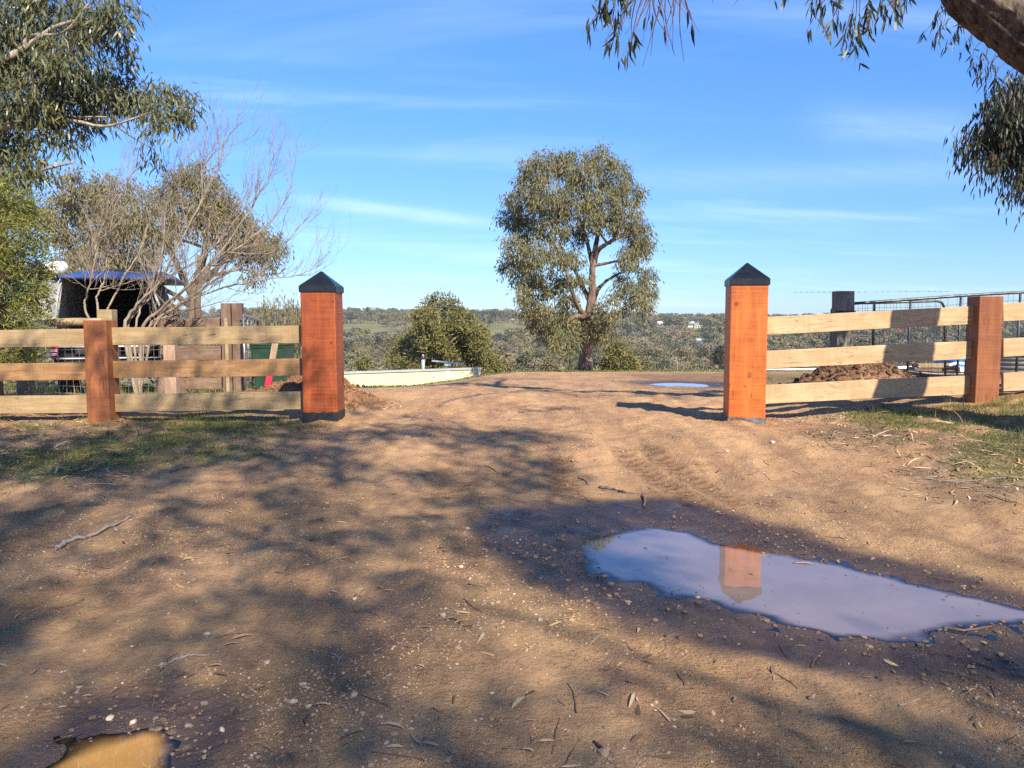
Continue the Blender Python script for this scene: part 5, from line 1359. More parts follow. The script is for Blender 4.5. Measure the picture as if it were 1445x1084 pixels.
# bare deciduous tree arching to the right behind the left fence
def bare_tree():
    y = 12.0; bx = P(205, 520, y).x; bz = gz1(bx, y)
    t = thing('bare_tree', 'leafless pale branched tree arching right above the left fence', 'tree', (bx, y, bz))
    rng = np.random.default_rng(31); tw = MB()
    main = [[(196, 555), (206, 475), (240, 440), (300, 398), (350, 372), (400, 345), (438, 300)], [(196, 555), (200, 470), (228, 435), (270, 400), (330, 330), (372, 262), (388, 212)],
            [(196, 555), (180, 470), (192, 440), (215, 415), (250, 350), (292, 268), (318, 200), (342, 170)], [(196, 555), (176, 470), (190, 435), (226, 400), (300, 350), (345, 290), (360, 225)],
            [(170, 555), (140, 455), (138, 415), (148, 390), (160, 300), (190, 238), (200, 190)], [(170, 555), (125, 450), (122, 420), (132, 380), (140, 330), (165, 270), (172, 225)],
            [(196, 555), (205, 472), (250, 432), (320, 405), (390, 392), (430, 385), (470, 352)], [(196, 555), (190, 470), (205, 420), (228, 360), (236, 290), (262, 225), (268, 188)],
            [(170, 555), (150, 460), (170, 400), (200, 350), (225, 280), (300, 220), (306, 175)], [(196, 555), (215, 470), (255, 415), (320, 360), (385, 310), (412, 255), (406, 218)],
            [(196, 555), (205, 470), (260, 440), (330, 425), (390, 430)], [(196, 555), (206, 472), (225, 452), (262, 452), (300, 458)]]
    allp = []
    for k, m in enumerate(main):
        dy = rng.uniform(-.5, .6); n = len(m)
        pts = [P(px, py, y + dy * min(1, j / 3) + rng.normal(0, .04)) for j, (px, py) in enumerate(m)]
        pts[0].z = bz - .15; pts[0].y = y
        sp = smooth_path(pts, 6, .008, rng); rad = np.linspace(.032 if k < 4 else .021, .0035, len(sp)) * (1 if k < 10 else .5)
        part(MB().add(*tube(sp, rad, 7)), 'limb', M['bark_bare'], t)
        allp.append((sp, rad))
    def shoot(p, d, ln, r, lev):
        n = 5; q = [p]; dd = np.array(d, float)
        for j in range(n):
            dd = unit(dd + rng.normal(0, .11, 3) + np.array([0.0, 0, .13])); q.append(q[-1] + dd * ln / n)
        tw.add(*tube(q, np.linspace(r, r * .35, n + 1), 3 if lev else 4, False))
        if lev < 2:
            for j in range(1, n):
                for _ in range(1 if lev else 2):
                    if rng.random() < .62:
                        s = unit(dd + rng.normal(0, .62, 3) + np.array([.12, 0, .2])); shoot(q[j], s, ln * rng.uniform(.3, .6), r * .55, lev + 1)
    for sp, rad in allp:
        n = len(sp)
        for j in range(int(n * .36), n - 1):
            for _ in range(2):
                if rng.random() < .5:
                    d = unit(sp[min(j + 1, n - 1)] - sp[j - 1] + rng.normal(0, .05, 3)); d = unit(d + rng.normal(0, .55, 3) + np.array([.1, 0, .30]))
                    shoot(sp[j], d, rng.uniform(.35, .95), min(rad[j] * .6, .0078), 0)
    part(tw, 'twigs', M['bark_bare'], t, kind='stuff')
bare_tree()

# ------------------------------------------------------------------ woods on the slopes
def far_template(name, seed, n_cards, card, leafm, barkm, detail, wide=1.0):
    """one gum of unit height 10: lobed crown of leaf cards over forked pale limbs"""
    rng = np.random.default_rng(seed); mb = MB(); lobes = []
    nl = rng.integers(7, 12)
    for k in range(nl):
        a = rng.uniform(0, 6.28); rr = rng.uniform(.3, 3.0) * wide; h = rng.uniform(4.2, 8.6) - .25 * rr
        lobes.append((np.array([rr * math.cos(a), rr * math.sin(a), h]), rng.uniform(1.1, 1.9)))
    stem = [(0, 0, -1.2), (rng.normal(0, .1), rng.normal(0, .1), 2), (rng.normal(0, .3), rng.normal(0, .3), 5), (rng.normal(0, .5), rng.normal(0, .5), 7.6)]
    mb.add(*tube(smooth_path(stem, 3), np.linspace(.24, .05, 10), 6 if detail else 4, False), 0)
    for c, r in lobes:
        s = np.array(stem[1]) + (np.array(stem[2]) - np.array(stem[1])) * rng.uniform(0, 1)
        mb.add(*tube([s, (s + c) / 2 + (0, 0, .3), c], [.10, .07, .03], 4 if detail else 3, False), 0)
    per = n_cards // nl; ctr = np.array([0, 0, 5.0])
    for c, r in lobes:
        u = unit(rng.normal(size=(per, 3))) * rng.uniform(.35, 1, (per, 1)) ** .35 * r * np.array([1.1, 1.1, .8])
        nr = unit(unit(u) + .35 * unit(c + u - ctr) + rng.normal(size=(per, 3)) * .45); ax = unit(np.cross(nr, rng.normal(size=(per, 3)))); S = np.cross(nr, ax)
        L = (card * rng.uniform(.6, 1.4, per))[:, None]; q = c + u
        V = np.stack([q - ax * L * .5, q + S * L * .36, q + ax * L * .5, q - S * L * .36], 1); b = np.arange(per)[:, None] * 4
        mb.add(V.reshape(-1, 3), [b + np.array([0, 1, 2]), b + np.array([0, 2, 3])], 1)
    me = mb.mesh(name, False)
    me.materials.append(barkm); me.materials.append(leafm)
    return me
tpl = {'far': [], 'mid': []}
for s in range(9):
    lm = (M['leaf_far'], M['leaf_far4'], M['leaf_far2'], M['leaf_far3'], M['leaf_far'], M['leaf_far4'], M['leaf_far2'], M['leaf_far5'], M['leaf_far3'])[s]
    tpl['far'].append(far_template('far_gum', 100 + s, 520, .66, lm, M['bark_pale'], False, 1.0 + .3 * (s % 3)))
    tpl['mid'].append(far_template('hillside_gum', 200 + s, 2600, .34, lm, M['bark_pale'], True, 1.0 + .25 * (s % 3)))
def paddock(px, py):
    v = np.zeros_like(px)
    for cx, cy, a, b_ in ((515, 466, 38, 9), (545, 474, 26, 5), (722, 464, 26, 7), (778, 478, 22, 9), (596, 466, 30, 10), (702, 472, 14, 9), (668, 470, 30, 10), (952, 462, 18, 4), (1240, 470, 40, 5), (985, 485, 12, 4), (760, 470, 14, 5), (410, 478, 30, 9)):
        v = np.maximum(v, np.hypot((px - cx) / a, (py - cy) / b_) < 1)
    return v.astype(bool)
rg = np.random.default_rng(77)
N = 16000
ty = 85 + (690 - 85) * rg.random(N) ** .75
tx = (rg.random(N) * 1500 - 40 - 722.5) / F * ty
tz = gz(tx, ty)
hh = rg.uniform(6.5, 13.0, N) * (1 - .22 * sstep(500, 680, ty))
ppx, ppy = to_px(tx, ty, tz); _, ptop = to_px(tx, ty, tz + hh * .93)
ok = ~paddock(ppx, ppy) & ~paddock(ppx, (ppy + ptop) / 2)
ok &= ptop > np.interp(ty, [85, 200, 300, 400, 480, 560], [494, 480, 466, 452, 443, 432])
seen = ((ppx > 340) & (ppx < 432)) | ((ppx > 480) & (ppx < 1027)) | (ppx > 1078)
ok &= seen | (rg.random(N) < .25)
houses = [(841, 473), (929, 453), (975, 453), (985, 456), (988, 478)]
for hx, hy in houses:
    ok &= ~((np.abs(ppx - hx) < 9) & (ppy > hy + 1) & (ptop < hy + 7) & (ty < 575) & (ppy < hy + 45))
sel = np.where(ok)[0]
# keep a minimum spacing so that crowns can be told apart
kept = []; grid = {}
for i in sel[np.argsort(rg.random(len(sel)))]:
    sp = 6.2 if ty[i] > 330 else 6.8
    gx_, gy_ = int(tx[i] // sp), int(ty[i] // sp)
    if any((tx[j] - tx[i]) ** 2 + (ty[j] - ty[i]) ** 2 < sp * sp for a in (-1, 0, 1) for b in (-1, 0, 1) for j in grid.get((gx_ + a, gy_ + b), ())): continue
    grid.setdefault((gx_, gy_), []).append(i); kept.append(i)
kept = np.array(kept)
vis = kept[seen[kept] & (ptop[kept] < 528)]
size = hh[vis] / ty[vis]
order = vis[np.argsort(-size)]
singles = order[:290]; rest = np.setdiff1d(kept, singles)
for i in singles:
    k = int(rg.integers(9)); mid = ty[i] < 260
    o = bpy.data.objects.new('gum_tree', tpl['mid' if mid else 'far'][k]); COL.objects.link(o)
    s = hh[i] / 10.0; o.location = (tx[i], ty[i], tz[i]); o.scale = (s * rg.uniform(.9, 1.25), s * rg.uniform(.9, 1.25), s); o.rotation_euler = (0, 0, rg.uniform(0, 6.28))
    side = 'left of the tall lone gum' if ppx[i] < 705 else 'between lone gum and orange pillar' if ppx[i] < 1030 else 'seen between the right fence rails'
    label_kind = ('grey green', 'ashen grey', 'dark green', 'brownish', 'grey green', 'ashen grey', 'dark green', 'olive', 'brownish')[k]
    tag(o, '%s gum in the woods %s' % (label_kind, side), 'tree', 'gum trees wooding the far slope')
# the rest of the woods as one mass
wood = {}
fm = MB(); 
for k, me in enumerate(tpl['far']):
    nv = len(me.vertices); co = np.empty(nv * 3, np.float32); me.vertices.foreach_get('co', co); co = co.reshape(-1, 3).astype(float)
    tri = [np.array([p.vertices[:] for p in me.polygons if len(p.vertices) == q]) for q in (3, 4)]
    mi = np.array([p.material_index for p in me.polygons])
    tri3 = np.array([p.vertices[:] for p in me.polygons if len(p.vertices) == 3]).reshape(-1, 3)
    quad = np.array([p.vertices[:] for p in me.polygons if len(p.vertices) == 4]).reshape(-1, 4)
    # only every second leaf card for the mass, each a little larger
    wood[k] = (co, tri3, quad)
wm_far = [M['bark_pale'], M['leaf_far'], M['leaf_far2'], M['leaf_far3'], M['leaf_far4'], M['leaf_far5']]
lm_i = (1, 4, 2, 3, 1, 4, 2, 5, 3)
for i in rest:
    k = int(rg.integers(9)); co, tri3, quad = wood[k]; s = hh[i] / 10.0; a = rg.uniform(0, 6.28); ca, sa = math.cos(a), math.sin(a)
    V = np.stack([(co[:, 0] * ca - co[:, 1] * sa) * s * 1.1 + tx[i], (co[:, 0] * sa + co[:, 1] * ca) * s * 1.1 + ty[i], co[:, 2] * s + tz[i]], 1)
    n0 = fm.n; fm.V.append(V)
    fm.F.append(quad + n0); fm.M.append(np.zeros(len(quad), int)); fm.F.append(tri3 + n0); fm.M.append(np.full(len(tri3), lm_i[k])); fm.n += len(V)
o = fm.build('woodland', wm_far, None, False); tag(o, 'grey green eucalypt woodland covering the distant ridge', 'woodland', None, 'stuff')
print('trees', len(singles), len(rest))

# yellow green wattles just beyond the crest, and one dark pine by the orange pillar
for n_, (px, w, top, yy, lab, mt) in enumerate([(866, 26, 480, 52, 'yellow green wattle shrub just beyond the crest right of the lone gum', 'leaf_bushy'), (890, 22, 500, 50, 'lower olive shrub at the crest right of the yellow green wattle', 'leaf_bushy'),
                                       (1016, 14, 487, 120, 'dark pine standing just left of the orange pillar in the valley', 'leaf_far2'), (716, 18, 506, 60, 'brownish scrub between the bushy tree and the lone gum', 'leaf_far3'),
                                       (955, 34, 493, 110, 'wide grey green gum low in the valley left of the orange pillar', 'leaf_far'), (905, 26, 498, 90, 'brownish gum with pale limbs beyond the low shed', 'leaf_far3'), (512, 22, 500, 95, 'round green shrub right of the dark red pillar above the yellow shed', 'leaf_bushy'),
                                       (775, 22, 500, 90, 'grey scrubby gum left of the lone gum trunk', 'leaf_far3'), (745, 20, 496, 105, 'dull grey gum beside the bushy tree', 'leaf_far')]):
    c = P(px, top, yy); bz = gz1(c.x, yy); rr = np.random.default_rng(300 + n_)
    hgt = c.z - bz; W_ = w * yy / F; cls = []
    for k in range(9 + w // 4):
        f = rr.uniform(.0, 1); a = rr.uniform(0, 6.28); rad = W_ * rr.uniform(.2, .85) * (1 - .55 * f)
        cls.append(((c.x + rad * math.cos(a), yy + rad * math.sin(a), c.z - (1 - f) * min(hgt * .8, 2.6 * W_) - W_ * .3), W_ * rr.uniform(.32, .5), 26))
    tree('shrub' if hgt < 6 else 'gum_tree', lab, 'shrub' if hgt < 6 else 'tree', (c.x, yy, bz), [(Vector((c.x, yy, bz - .3)), .02 * hgt), (Vector((c.x + .02 * hgt, yy, bz + hgt * .5)), .014 * hgt), (Vector((c.x, yy, c.z - .1 * hgt)), .005 * hgt)], [],
         cls, dict(L=.0045 * yy + .06, W=.0016 * yy + .02, per=10, spread=W_ * .10, hang=.3, rand=.7, twigs=.2), (M['bark_pale'], M['bark_pale'], M['bark_twig'], M[mt]), 320 + n_, None, .05, .01)

# ------------------------------------------------------------------ unseen gum behind the camera, leaf sprays placed sunward to shape the track's shade
LITS = [(170, 1062, 120, 40), (385, 1000, 50, 24), (300, 960, 50, 20), (900, 1015, 50, 20), (100, 800, 44, 12), (570, 1010, 44, 24), (1290, 965, 44, 14), (620, 655, 70, 22), (545, 690, 60, 16), (310, 688, 70, 18), (690, 738, 55, 16), (570, 780, 60, 24), (690, 845, 70, 34), (180, 880, 60, 20), (60, 950, 80, 40), (620, 925, 60, 36), (730, 915, 40, 40), (1010, 950, 80, 24), (1110, 965, 90, 26),
        (1190, 1005, 60, 24), (850, 915, 60, 26), (235, 830, 50, 16), (480, 690, 60, 12), (400, 740, 40, 10), (150, 745, 60, 18), (400, 800, 60, 12), (960, 880, 40, 12), (540, 850, 40, 24), (250, 770, 40, 10), (690, 790, 36, 20), (820, 850, 40, 16), (20, 690, 40, 14), (110, 610, 50, 8), (560, 640, 50, 9)]
rs = np.random.default_rng(404)
pts = []
gx_, gy_ = np.meshgrid(np.arange(-9, 5.5, .27), np.arange(.6, 10.6, .27)); gx_ = gx_.ravel() + rs.uniform(-.14, .14, gx_.size); gy_ = gy_.ravel() + rs.uniform(-.14, .14, gy_.size)
sx, sy = to_px(gx_, gy_, 0.05 + 0 * gx_)
shade = np.ones(len(gx_))
for cx, cy, a, b_ in LITS: shade = np.minimum(shade, sstep(.45, 1.15, np.hypot((sx - cx) / (a * 1.05 + 1090 * .15 / np.maximum(gy_, 2)), (sy - cy) / (b_ + 1090 * 1.38 * .13 / np.maximum(gy_, 2.2) ** 2))))
edge = np.interp(sx, [-400, 430, 520, 620, 700, 760, 850, 900, 1000, 1100, 1300, 1500, 1900], [570, 574, 572, 585, 590, 630, 700, 770, 830, 880, 925, 950, 980])
shade *= sstep(-6, 26, sy - edge + 10 * fbm(gx_, gy_, 1.3, 2, 9))
sun_h = np.array([SUN_AZ.x, SUN_AZ.y]) / math.tan(SUN_EL)
keep = rs.random(len(gx_)) < shade * .72 * np.where(gy_ > 8.9, .22, 1)
cl2 = []
for x_, y_ in zip(gx_[keep], gy_[keep]):
    h = rs.uniform(6.2, 8.6); cl2.append((Vector((x_ + sun_h[0] * h, y_ + sun_h[1] * h, h + .05)), (.24, .24, .2), 3))
TR = [(Vector((8.0, -7.5, -.3)), .5), (Vector((7.9, -7.3, 2)), .40), (Vector((7.6, -6.8, 4)), .30), (Vector((7.0, -6.0, 5.5)), .2), (Vector((6.0, -5.0, 6.8)), .1)]
LB = [[(Vector((7.6, -6.8, 4)), .14), (Vector((4, -7.4, 6.0)), .03), (Vector((0, -7.0, 7.2)), .02)], [(Vector((7.0, -6.0, 5.5)), .06), (Vector((3.4, -4.2, 7.0)), .018), (Vector((-.5, -1.6, 8)), .012)], [(Vector((7.0, -6.0, 5.5)), .05), (Vector((7.0, -3.6, 7.2)), .012), (Vector((5.6, -1, 8.2)), .006)]]
tree('gum_tree', 'unseen spreading gum tree behind the viewpoint, its leaves placed to dapple the track with shade', 'tree', (8.0, -7.5, 0), TR, LB, cl2,
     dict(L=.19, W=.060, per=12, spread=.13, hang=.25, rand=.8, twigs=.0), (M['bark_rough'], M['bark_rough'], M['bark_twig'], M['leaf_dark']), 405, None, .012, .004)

# ------------------------------------------------------------------ gravel, litter, sticks and grass
def scatter_px(n, rng, y0=1.7, y1=12.5, pw=1.0):
    yy = y0 + (y1 - y0) * rng.random(n) ** pw; xx = (rng.random(n) * 2 - 1) * .70 * yy; return xx, yy
def stones(n, lo, hi, rng, mask=None, y1=12.0):
    """angular stones half sunk in the ground"""
    x, y = scatter_px(n, rng, 1.7, y1, 1.15)
    z, wet, grass, sand, mud, track, lit, dm, hum = near_fields(x, y)
    clump = fbm(x, y, 1.1, 3, 71) + .5 * fbm(x, y, 4, 2, 72)
    keep = (rng.random(n) < np.clip(.35 + .9 * clump, .06, 1)) & (grass < .6) & (z > WZ - .004)
    if mask is not None: keep &= mask(x, y)
    x, y, z = x[keep], y[keep], z[keep]; n = len(x)
    bm = bmesh.new(); bmesh.ops.create_icosphere(bm, subdivisions=1, radius=1); T = np.array([v.co[:] for v in bm.verts]); Ft = np.array([[v.index for v in f.verts] for f in bm.faces]); bm.free()
    s = lo * (hi / lo) ** (rng.random(n) ** 2.2)
    V = T[None] * (1 + rng.uniform(-.28, .28, (n, len(T), 1)))
    V = V * s[:, None, None] * np.stack([rng.uniform(.7, 1.3, n), rng.uniform(.7, 1.2, n), rng.uniform(.35, .75, n)], 1)[:, None]
    a = rng.uniform(0, 6.28, n); ca, sa = np.cos(a)[:, None], np.sin(a)[:, None]
    W_ = np.stack([V[..., 0] * ca - V[..., 1] * sa + x[:, None], V[..., 0] * sa + V[..., 1] * ca + y[:, None], V[..., 2] + (z + s * .12)[:, None]], -1)
    return W_.reshape(-1, 3), (np.arange(n)[:, None, None] * len(T) + Ft[None]).reshape(-1, 3)
def stone_mat(name, cols):
    m, n, l, b = new_mat(name)
    r = n.new('ShaderNodeNewGeometry').outputs['Random Per Island']
    c = nmix(n, l, nramp(n, l, r, .1, .5), cols[0], cols[1]); c = nmix(n, l, nramp(n, l, r, .7, .95), c, cols[2])
    f = nnoise(n, l, n.new('ShaderNodeTexCoord').outputs['Object'], 90, 3)
    l.new(nmix(n, l, nramp(n, l, f, .35, .7, 0, .5), c, cols[3]), b.inputs['Base Color']); b.inputs['Roughness'].default_value = .9; b.inputs['Specular IOR Level'].default_value = .2
    return m
M['stone'] = stone_mat('field_stone', ((0.26, .17, .11), (.38, .26, .165), (.52, .42, .31), (.22, .135, .085)))
M['stone_wet'] = stone_mat('wet_stone', ((0.10, .072, .058), (.16, .11, .08), (.26, .20, .15), (.07, .05, .04)))
rng = np.random.default_rng(51)
for nm, n, lo, hi, lab in (('gravel', 90000, .0028, .0085, 'fine pale gravel scattered over the clay track'), ('pebbles', 3400, .006, .019, 'scattered pebbles lying on the clay track')):
    mb = MB().add(*stones(n, lo, hi, rng, lambda x, y: near_fields(x, y)[1] < .45))
    tag(mb.build(nm, M['stone'], None, False), lab, nm, None, 'stuff')
mb = MB().add(*stones(26000, .004, .018, rng, lambda x, y: near_fields(x, y)[1] > .45, 8.5))
tag(mb.build('wet_gravel', M['stone_wet'], None, False), 'dark wet gravel and clods round the puddle margins', 'gravel', None, 'stuff')
# rubble by the right pillar and fence
def rubble(mask_px, n, lo, hi):
    return stones(n, lo, hi, rng, lambda x, y: np.hypot((to_px(x, y, ground_base(x, y))[0] - mask_px[0]) / mask_px[2], (to_px(x, y, ground_base(x, y))[1] - mask_px[1]) / mask_px[3]) < 1, 12.4)
mb = MB()
for mp in ((1150, 592, 70, 14), (1215, 582, 110, 10), (1340, 580, 90, 8), (540, 578, 40, 10), (1010, 582, 60, 5)): mb.add(*rubble(mp, 16000, .010, .034))
tag(mb.build('rubble', M['stone'], None, False), 'pale broken stone strewn along the foot of the right fence', 'rubble', None, 'stuff')

# clods on the soil heaps
def clods(ms, n, lo, hi):
    mb = MB()
    for mx, my, rx, ry, h in ms:
        k = int(n * rx); x = mx + rng.normal(0, .62, k) * rx; y = my + rng.normal(0, .62, k) * ry; z = gz(x, y)
        bm = bmesh.new(); bmesh.ops.create_icosphere(bm, subdivisions=1, radius=1); T = np.array([v.co[:] for v in bm.verts]); Ft = np.array([[v.index for v in f.verts] for f in bm.faces]); bm.free()
        s = lo * (hi / lo) ** (rng.random(k) ** 2); V = T[None] * (1 + rng.uniform(-.3, .3, (k, len(T), 1))) * s[:, None, None]; V[..., 2] *= .75
        V = V + np.stack([x, y, z + s * .25], 1)[:, None]; mb.add(V.reshape(-1, 3), (np.arange(k)[:, None, None] * len(T) + Ft[None]).reshape(-1, 3))
    return mb
M['clod_brown'] = stone_mat('brown_clod', ((.17, .088, .042), (.26, .135, .06), (.36, .20, .085), (.12, .062, .034)))
M['clod_dark'] = stone_mat('dark_clod', ((.065, .038, .026), (.11, .066, .042), (.22, .14, .08), (.05, .03, .022)))
tag(clods(MOUNDS[:3], 3200, .005, .026).build('soil_clods', M['clod_brown'], None, False), 'orange brown clods on the soil heap behind the dark red pillar', 'soil clods', None, 'stuff')
tag(clods(MOUNDS[3:], 4200, .005, .028).build('soil_clods', M['clod_dark'], None, False), 'dark brown clods on the soil heap behind the right fence', 'soil clods', None, 'stuff')

# single stones that stand out
def one_stone(px, py, r, label, mat='stone', sink=.25):
    r *= .8
    x, y = G0(px, py); z = gz1(x, y); rr = np.random.default_rng(int(px * 7 + py))
    bm = bmesh.new(); bmesh.ops.create_icosphere(bm, subdivisions=2, radius=1)
    sc_ = (rr.uniform(.8, 1.25), rr.uniform(.7, 1.0), rr.uniform(.5, .8))
    cut = [(unit(rr.normal(size=3)), rr.uniform(.62, .85)) for _ in range(9)]
    for v in bm.verts:
        p = np.array(v.co[:])
        for nrm, d in cut:
            e = p @ nrm - d
            if e > 0: p = p - nrm * e
        p = p * (1 + rr.normal(0, .015)); v.co = Vector((p[0] * sc_[0] * r, p[1] * sc_[1] * r, p[2] * sc_[2] * r))
    me = bpy.data.meshes.new('stone'); bm.to_mesh(me); bm.free(); me.materials.append(M[mat])
    o = bpy.data.objects.new('stone', me); COL.objects.link(o); o.location = (x, y, z + r * sc_[2] * (.6 - sink)); o.rotation_euler = (0, 0, rr.uniform(0, 6))
    tag(o, label, 'stone', 'loose stones on the track')
for px, py, r, lab in ((542, 580, .052, 'pale round stone at the foot of the soil heap beside the dark red pillar'), (565, 576, .035, 'brown stone just right of the pale stone beside the soil heap'),
                       (1025, 640, .03, 'pale stone on the track in front of the orange pillar'), (1090, 628, .038, 'white stone on the verge to the right of the orange pillar foot'), (1298, 590, .04, 'pale stone under the bottom rail left of the right fence post'),
                       (187, 1015, .018, 'white flat stone above the small corner puddle'), (155, 1010, .017, 'dark topped stone left of the white stone above the small corner puddle'), (313, 1028, .016, 'tan oval stone right of the small corner puddle'),
                       (500, 842, .022, 'brown stone on the shaded track left of the big puddle'), (762, 885, .018, 'grey stone on the sunlit bank in front of the big puddle'), (985, 838, .018, 'reddish clod at the near waterline of the big puddle'), (650, 800, .02, 'tan stone beside the tip of the dark wet mud'),
                       (1155, 810, .02, 'stone at the far edge of the big puddle')):
    one_stone(px, py, r, lab)
for px, py, r, lab in ((911, 772, .028, 'dark clod standing in the big puddle at its far left'), (1273, 848, .020, 'dark clod standing in the right half of the big puddle'), (862, 822, .026, 'dark clod at the near left edge of the big puddle')):
    one_stone(px, py, r, lab, 'stone_wet', .1)

# leaf litter: fallen gum leaves and bark shreds
M['litter'] = leaf_mat('fallen_leaf', (.30, .20, .11), (.44, .32, .20), (.58, .48, .34), .05, .8)
M['litter_dark'] = leaf_mat('old_fallen_leaf', (.085, .055, .035), (.14, .09, .055), (.24, .16, .10), .05, .8)
def litter(n, rng, L0, L1, asp, dens, lift=.006):
    x, y = scatter_px(n, rng, 1.7, 10.5, 1.0)
    f = near_fields(x, y); z = f[0]
    keep = (rng.random(n) < dens(x, y, f)) & (z > WZ + .002)
    x, y, z = x[keep], y[keep], z[keep]; n = len(x); a = rng.uniform(0, 6.28, n)
    e = .03; gx_ = (gz(x + e, y) - gz(x - e, y)) / (2 * e); gy_ = (gz(x, y + e) - gz(x, y - e)) / (2 * e)
    A = unit(np.stack([np.cos(a), np.sin(a), gx_ * np.cos(a) + gy_ * np.sin(a) + rng.normal(0, .10, n)], 1))
    L = rng.uniform(L0, L1, n); Wd = L * asp * rng.uniform(.7, 1.3, n)
    Nn = unit(np.stack([-gx_, -gy_, np.ones(n)], 1) + rng.normal(0, .25, (n, 3))); S = unit(np.cross(Nn, A)); Nn = np.cross(A, S)
    C = np.stack([x, y, z + lift], 1) - A * (L / 2)[:, None]; c = rng.uniform(-.02, .16, (n, 1)); bend = rng.normal(0, .12, (n, 1)); L = L[:, None]; Wd = Wd[:, None]
    V = np.stack([C, C + A * L * .3 + S * (Wd * .5 + L * bend * .5) + Nn * L * c * .6, C + A * L * .3 + S * (-Wd * .5 + L * bend * .5) + Nn * L * c * .6, C + A * L * .66 + S * (Wd * .4 + L * bend * .5) + Nn * L * c * .6, C + A * L * .66 + S * (-Wd * .4 + L * bend * .5) + Nn * L * c * .6, C + A * L], 1)
    b = np.arange(n)[:, None] * 6
    return V.reshape(-1, 3), [b + np.array([0, 2, 1]), b + np.array([1, 2, 4, 3]), b + np.array([3, 4, 5])]
dl = lambda x, y, f: np.clip(f[6] * .85 + .014 + .03 * (fbm(x, y, .9, 2, 90) > .1), 0, 1) * (1 - .8 * f[1])
mb = MB().add(*litter(12000, rng, .03, .10, .17, dl)); tag(mb.build('leaf_litter', M['litter'], None, False), 'pale fallen gum leaves scattered along both verges', 'leaf litter', None, 'stuff')
mb = MB().add(*litter(12000, rng, .02, .09, .16, dl)); tag(mb.build('dark_litter', M['litter_dark'], None, False), 'dark old leaves and bark bits scattered over the ground', 'leaf litter', None, 'stuff')
mb = MB().add(*litter(3200, rng, .10, .34, .05, lambda x, y, f: np.clip(f[6] * .9, 0, 1))); tag(mb.build('bark_shreds', M['litter'], None, False), 'long pale bark shreds lying on the verges', 'bark litter', None, 'stuff')
# fine twigs
def twigs(n):
    mb = MB(); x, y = scatter_px(n, rng, 1.8, 9.5); f = near_fields(x, y)
    for i in range(n):
        if f[0][i] < WZ + .005 or rng.random() > .25 + .75 * f[6][i]: continue
        a = rng.uniform(0, 6.28); L = rng.uniform(.05, .22); t_ = np.linspace(-.5, .5, 4)
        xx = x[i] + t_ * L * math.cos(a) + rng.normal(0, .006, 4); yy = y[i] + t_ * L * math.sin(a) + rng.normal(0, .006, 4)
        mb.add(*tube(np.stack([xx, yy, gz(xx, yy) + .003], 1), np.linspace(.0026, .0012, 4), 4, False))
    return mb
tag(twigs(900).build('twigs', M['bark_twig'], None, True), 'thin dark twigs littering the track and verges', 'twigs', None, 'stuff')

# sticks and large leaves that can be picked out singly
def stick(pts, r0, r1, label, mat='bark_gum', forks=()):
    w = []
    for px, py in pts:
        x, y = G0(px, py); w.append(Vector((x, y, gz1(x, y) + r0 * .8)))
    c = w[0]; t = thing('stick', label, 'stick', c, 'fallen sticks on the ground')
    sp = smooth_path(w, 5, r0 * .3, rng); part(MB().add(*tube(sp, np.linspace(r0, r1, len(sp)), 7)), 'stem', M[mat], t)
    for f in forks:
        q = [Vector((*G0(px, py), 0)) for px, py in f]
        for v in q: v.z = gz1(v.x, v.y) + r0 * .5
        sp = smooth_path(q, 4); part(MB().add(*tube(sp, np.linspace(r0 * .7, r1 * .7, len(sp)), 5)), 'side_twig', M[mat], t)
stick([(80, 772), (100, 764), (130, 758), (160, 748), (186, 738)], .016, .006, 'long curved pale stick with a broken butt on the left verge', 'bark_pale', [[(80, 772), (78, 777), (80, 781)]])
stick([(846, 685), (862, 688), (882, 694)], .014, .009, 'short thick dark stick lying across the track above the big puddle', 'bark_gum', [[(850, 690), (870, 691), (905, 692)]])
stick([(908, 700), (910, 708), (909, 716)], .012, .009, 'stubby upright lying stick between the dark stick and the big puddle', 'bark_gum')
stick([(684, 654), (694, 660), (704, 666)], .005, .003, 'thin bent twig in the middle of the track', 'bark_twig', [[(694, 660), (690, 664)]])
stick([(720, 665), (727, 661)], .008, .004, 'dark bark scrap right of the thin bent twig on the track', 'bark_twig')
stick([(816, 672), (826, 676), (830, 682)], .006, .003, 'small hooked twig left of the dark stick on the track', 'bark_twig')
stick([(466, 920), (478, 932), (474, 946), (470, 960)], .005, .0025, 'thin kinked pale twig in the shaded middle foreground', 'bark_pale', [[(478, 932), (486, 926)], [(472, 934), (466, 926)]])
stick([(226, 942), (246, 932), (270, 926), (296, 924)], .006, .003, 'slender pale twig on the left foreground', 'bark_pale', [[(246, 932), (252, 926)]])
stick([(1268, 1000), (1284, 996), (1298, 988)], .004, .0025, 'thin pale twig on the right foreground', 'bark_pale')
stick([(1300, 672), (1350, 676), (1400, 674), (1440, 671)], .007, .004, 'long thin stick along the foot of the right verge', 'bark_pale')
stick([(660, 832), (700, 838)], .004, .002, 'thin twig beside the sunlit bank of the big puddle', 'bark_twig')
stick([(70, 862), (96, 852), (118, 843)], .005, .003, 'thin grey twig on the left of the track', 'bark_twig')
stick([(240, 668), (262, 664), (268, 663)], .010, .006, 'dark stub of stick at the edge of the left grass', 'bark_twig')
stick([(838, 1058), (850, 1072), (862, 1080)], .005, .003, 'dark twig at the bottom edge of the view', 'bark_twig')
stick([(1330, 880), (1360, 885), (1400, 880)], .006, .004, 'muddy stick at the near right end of the big puddle', 'bark_twig')
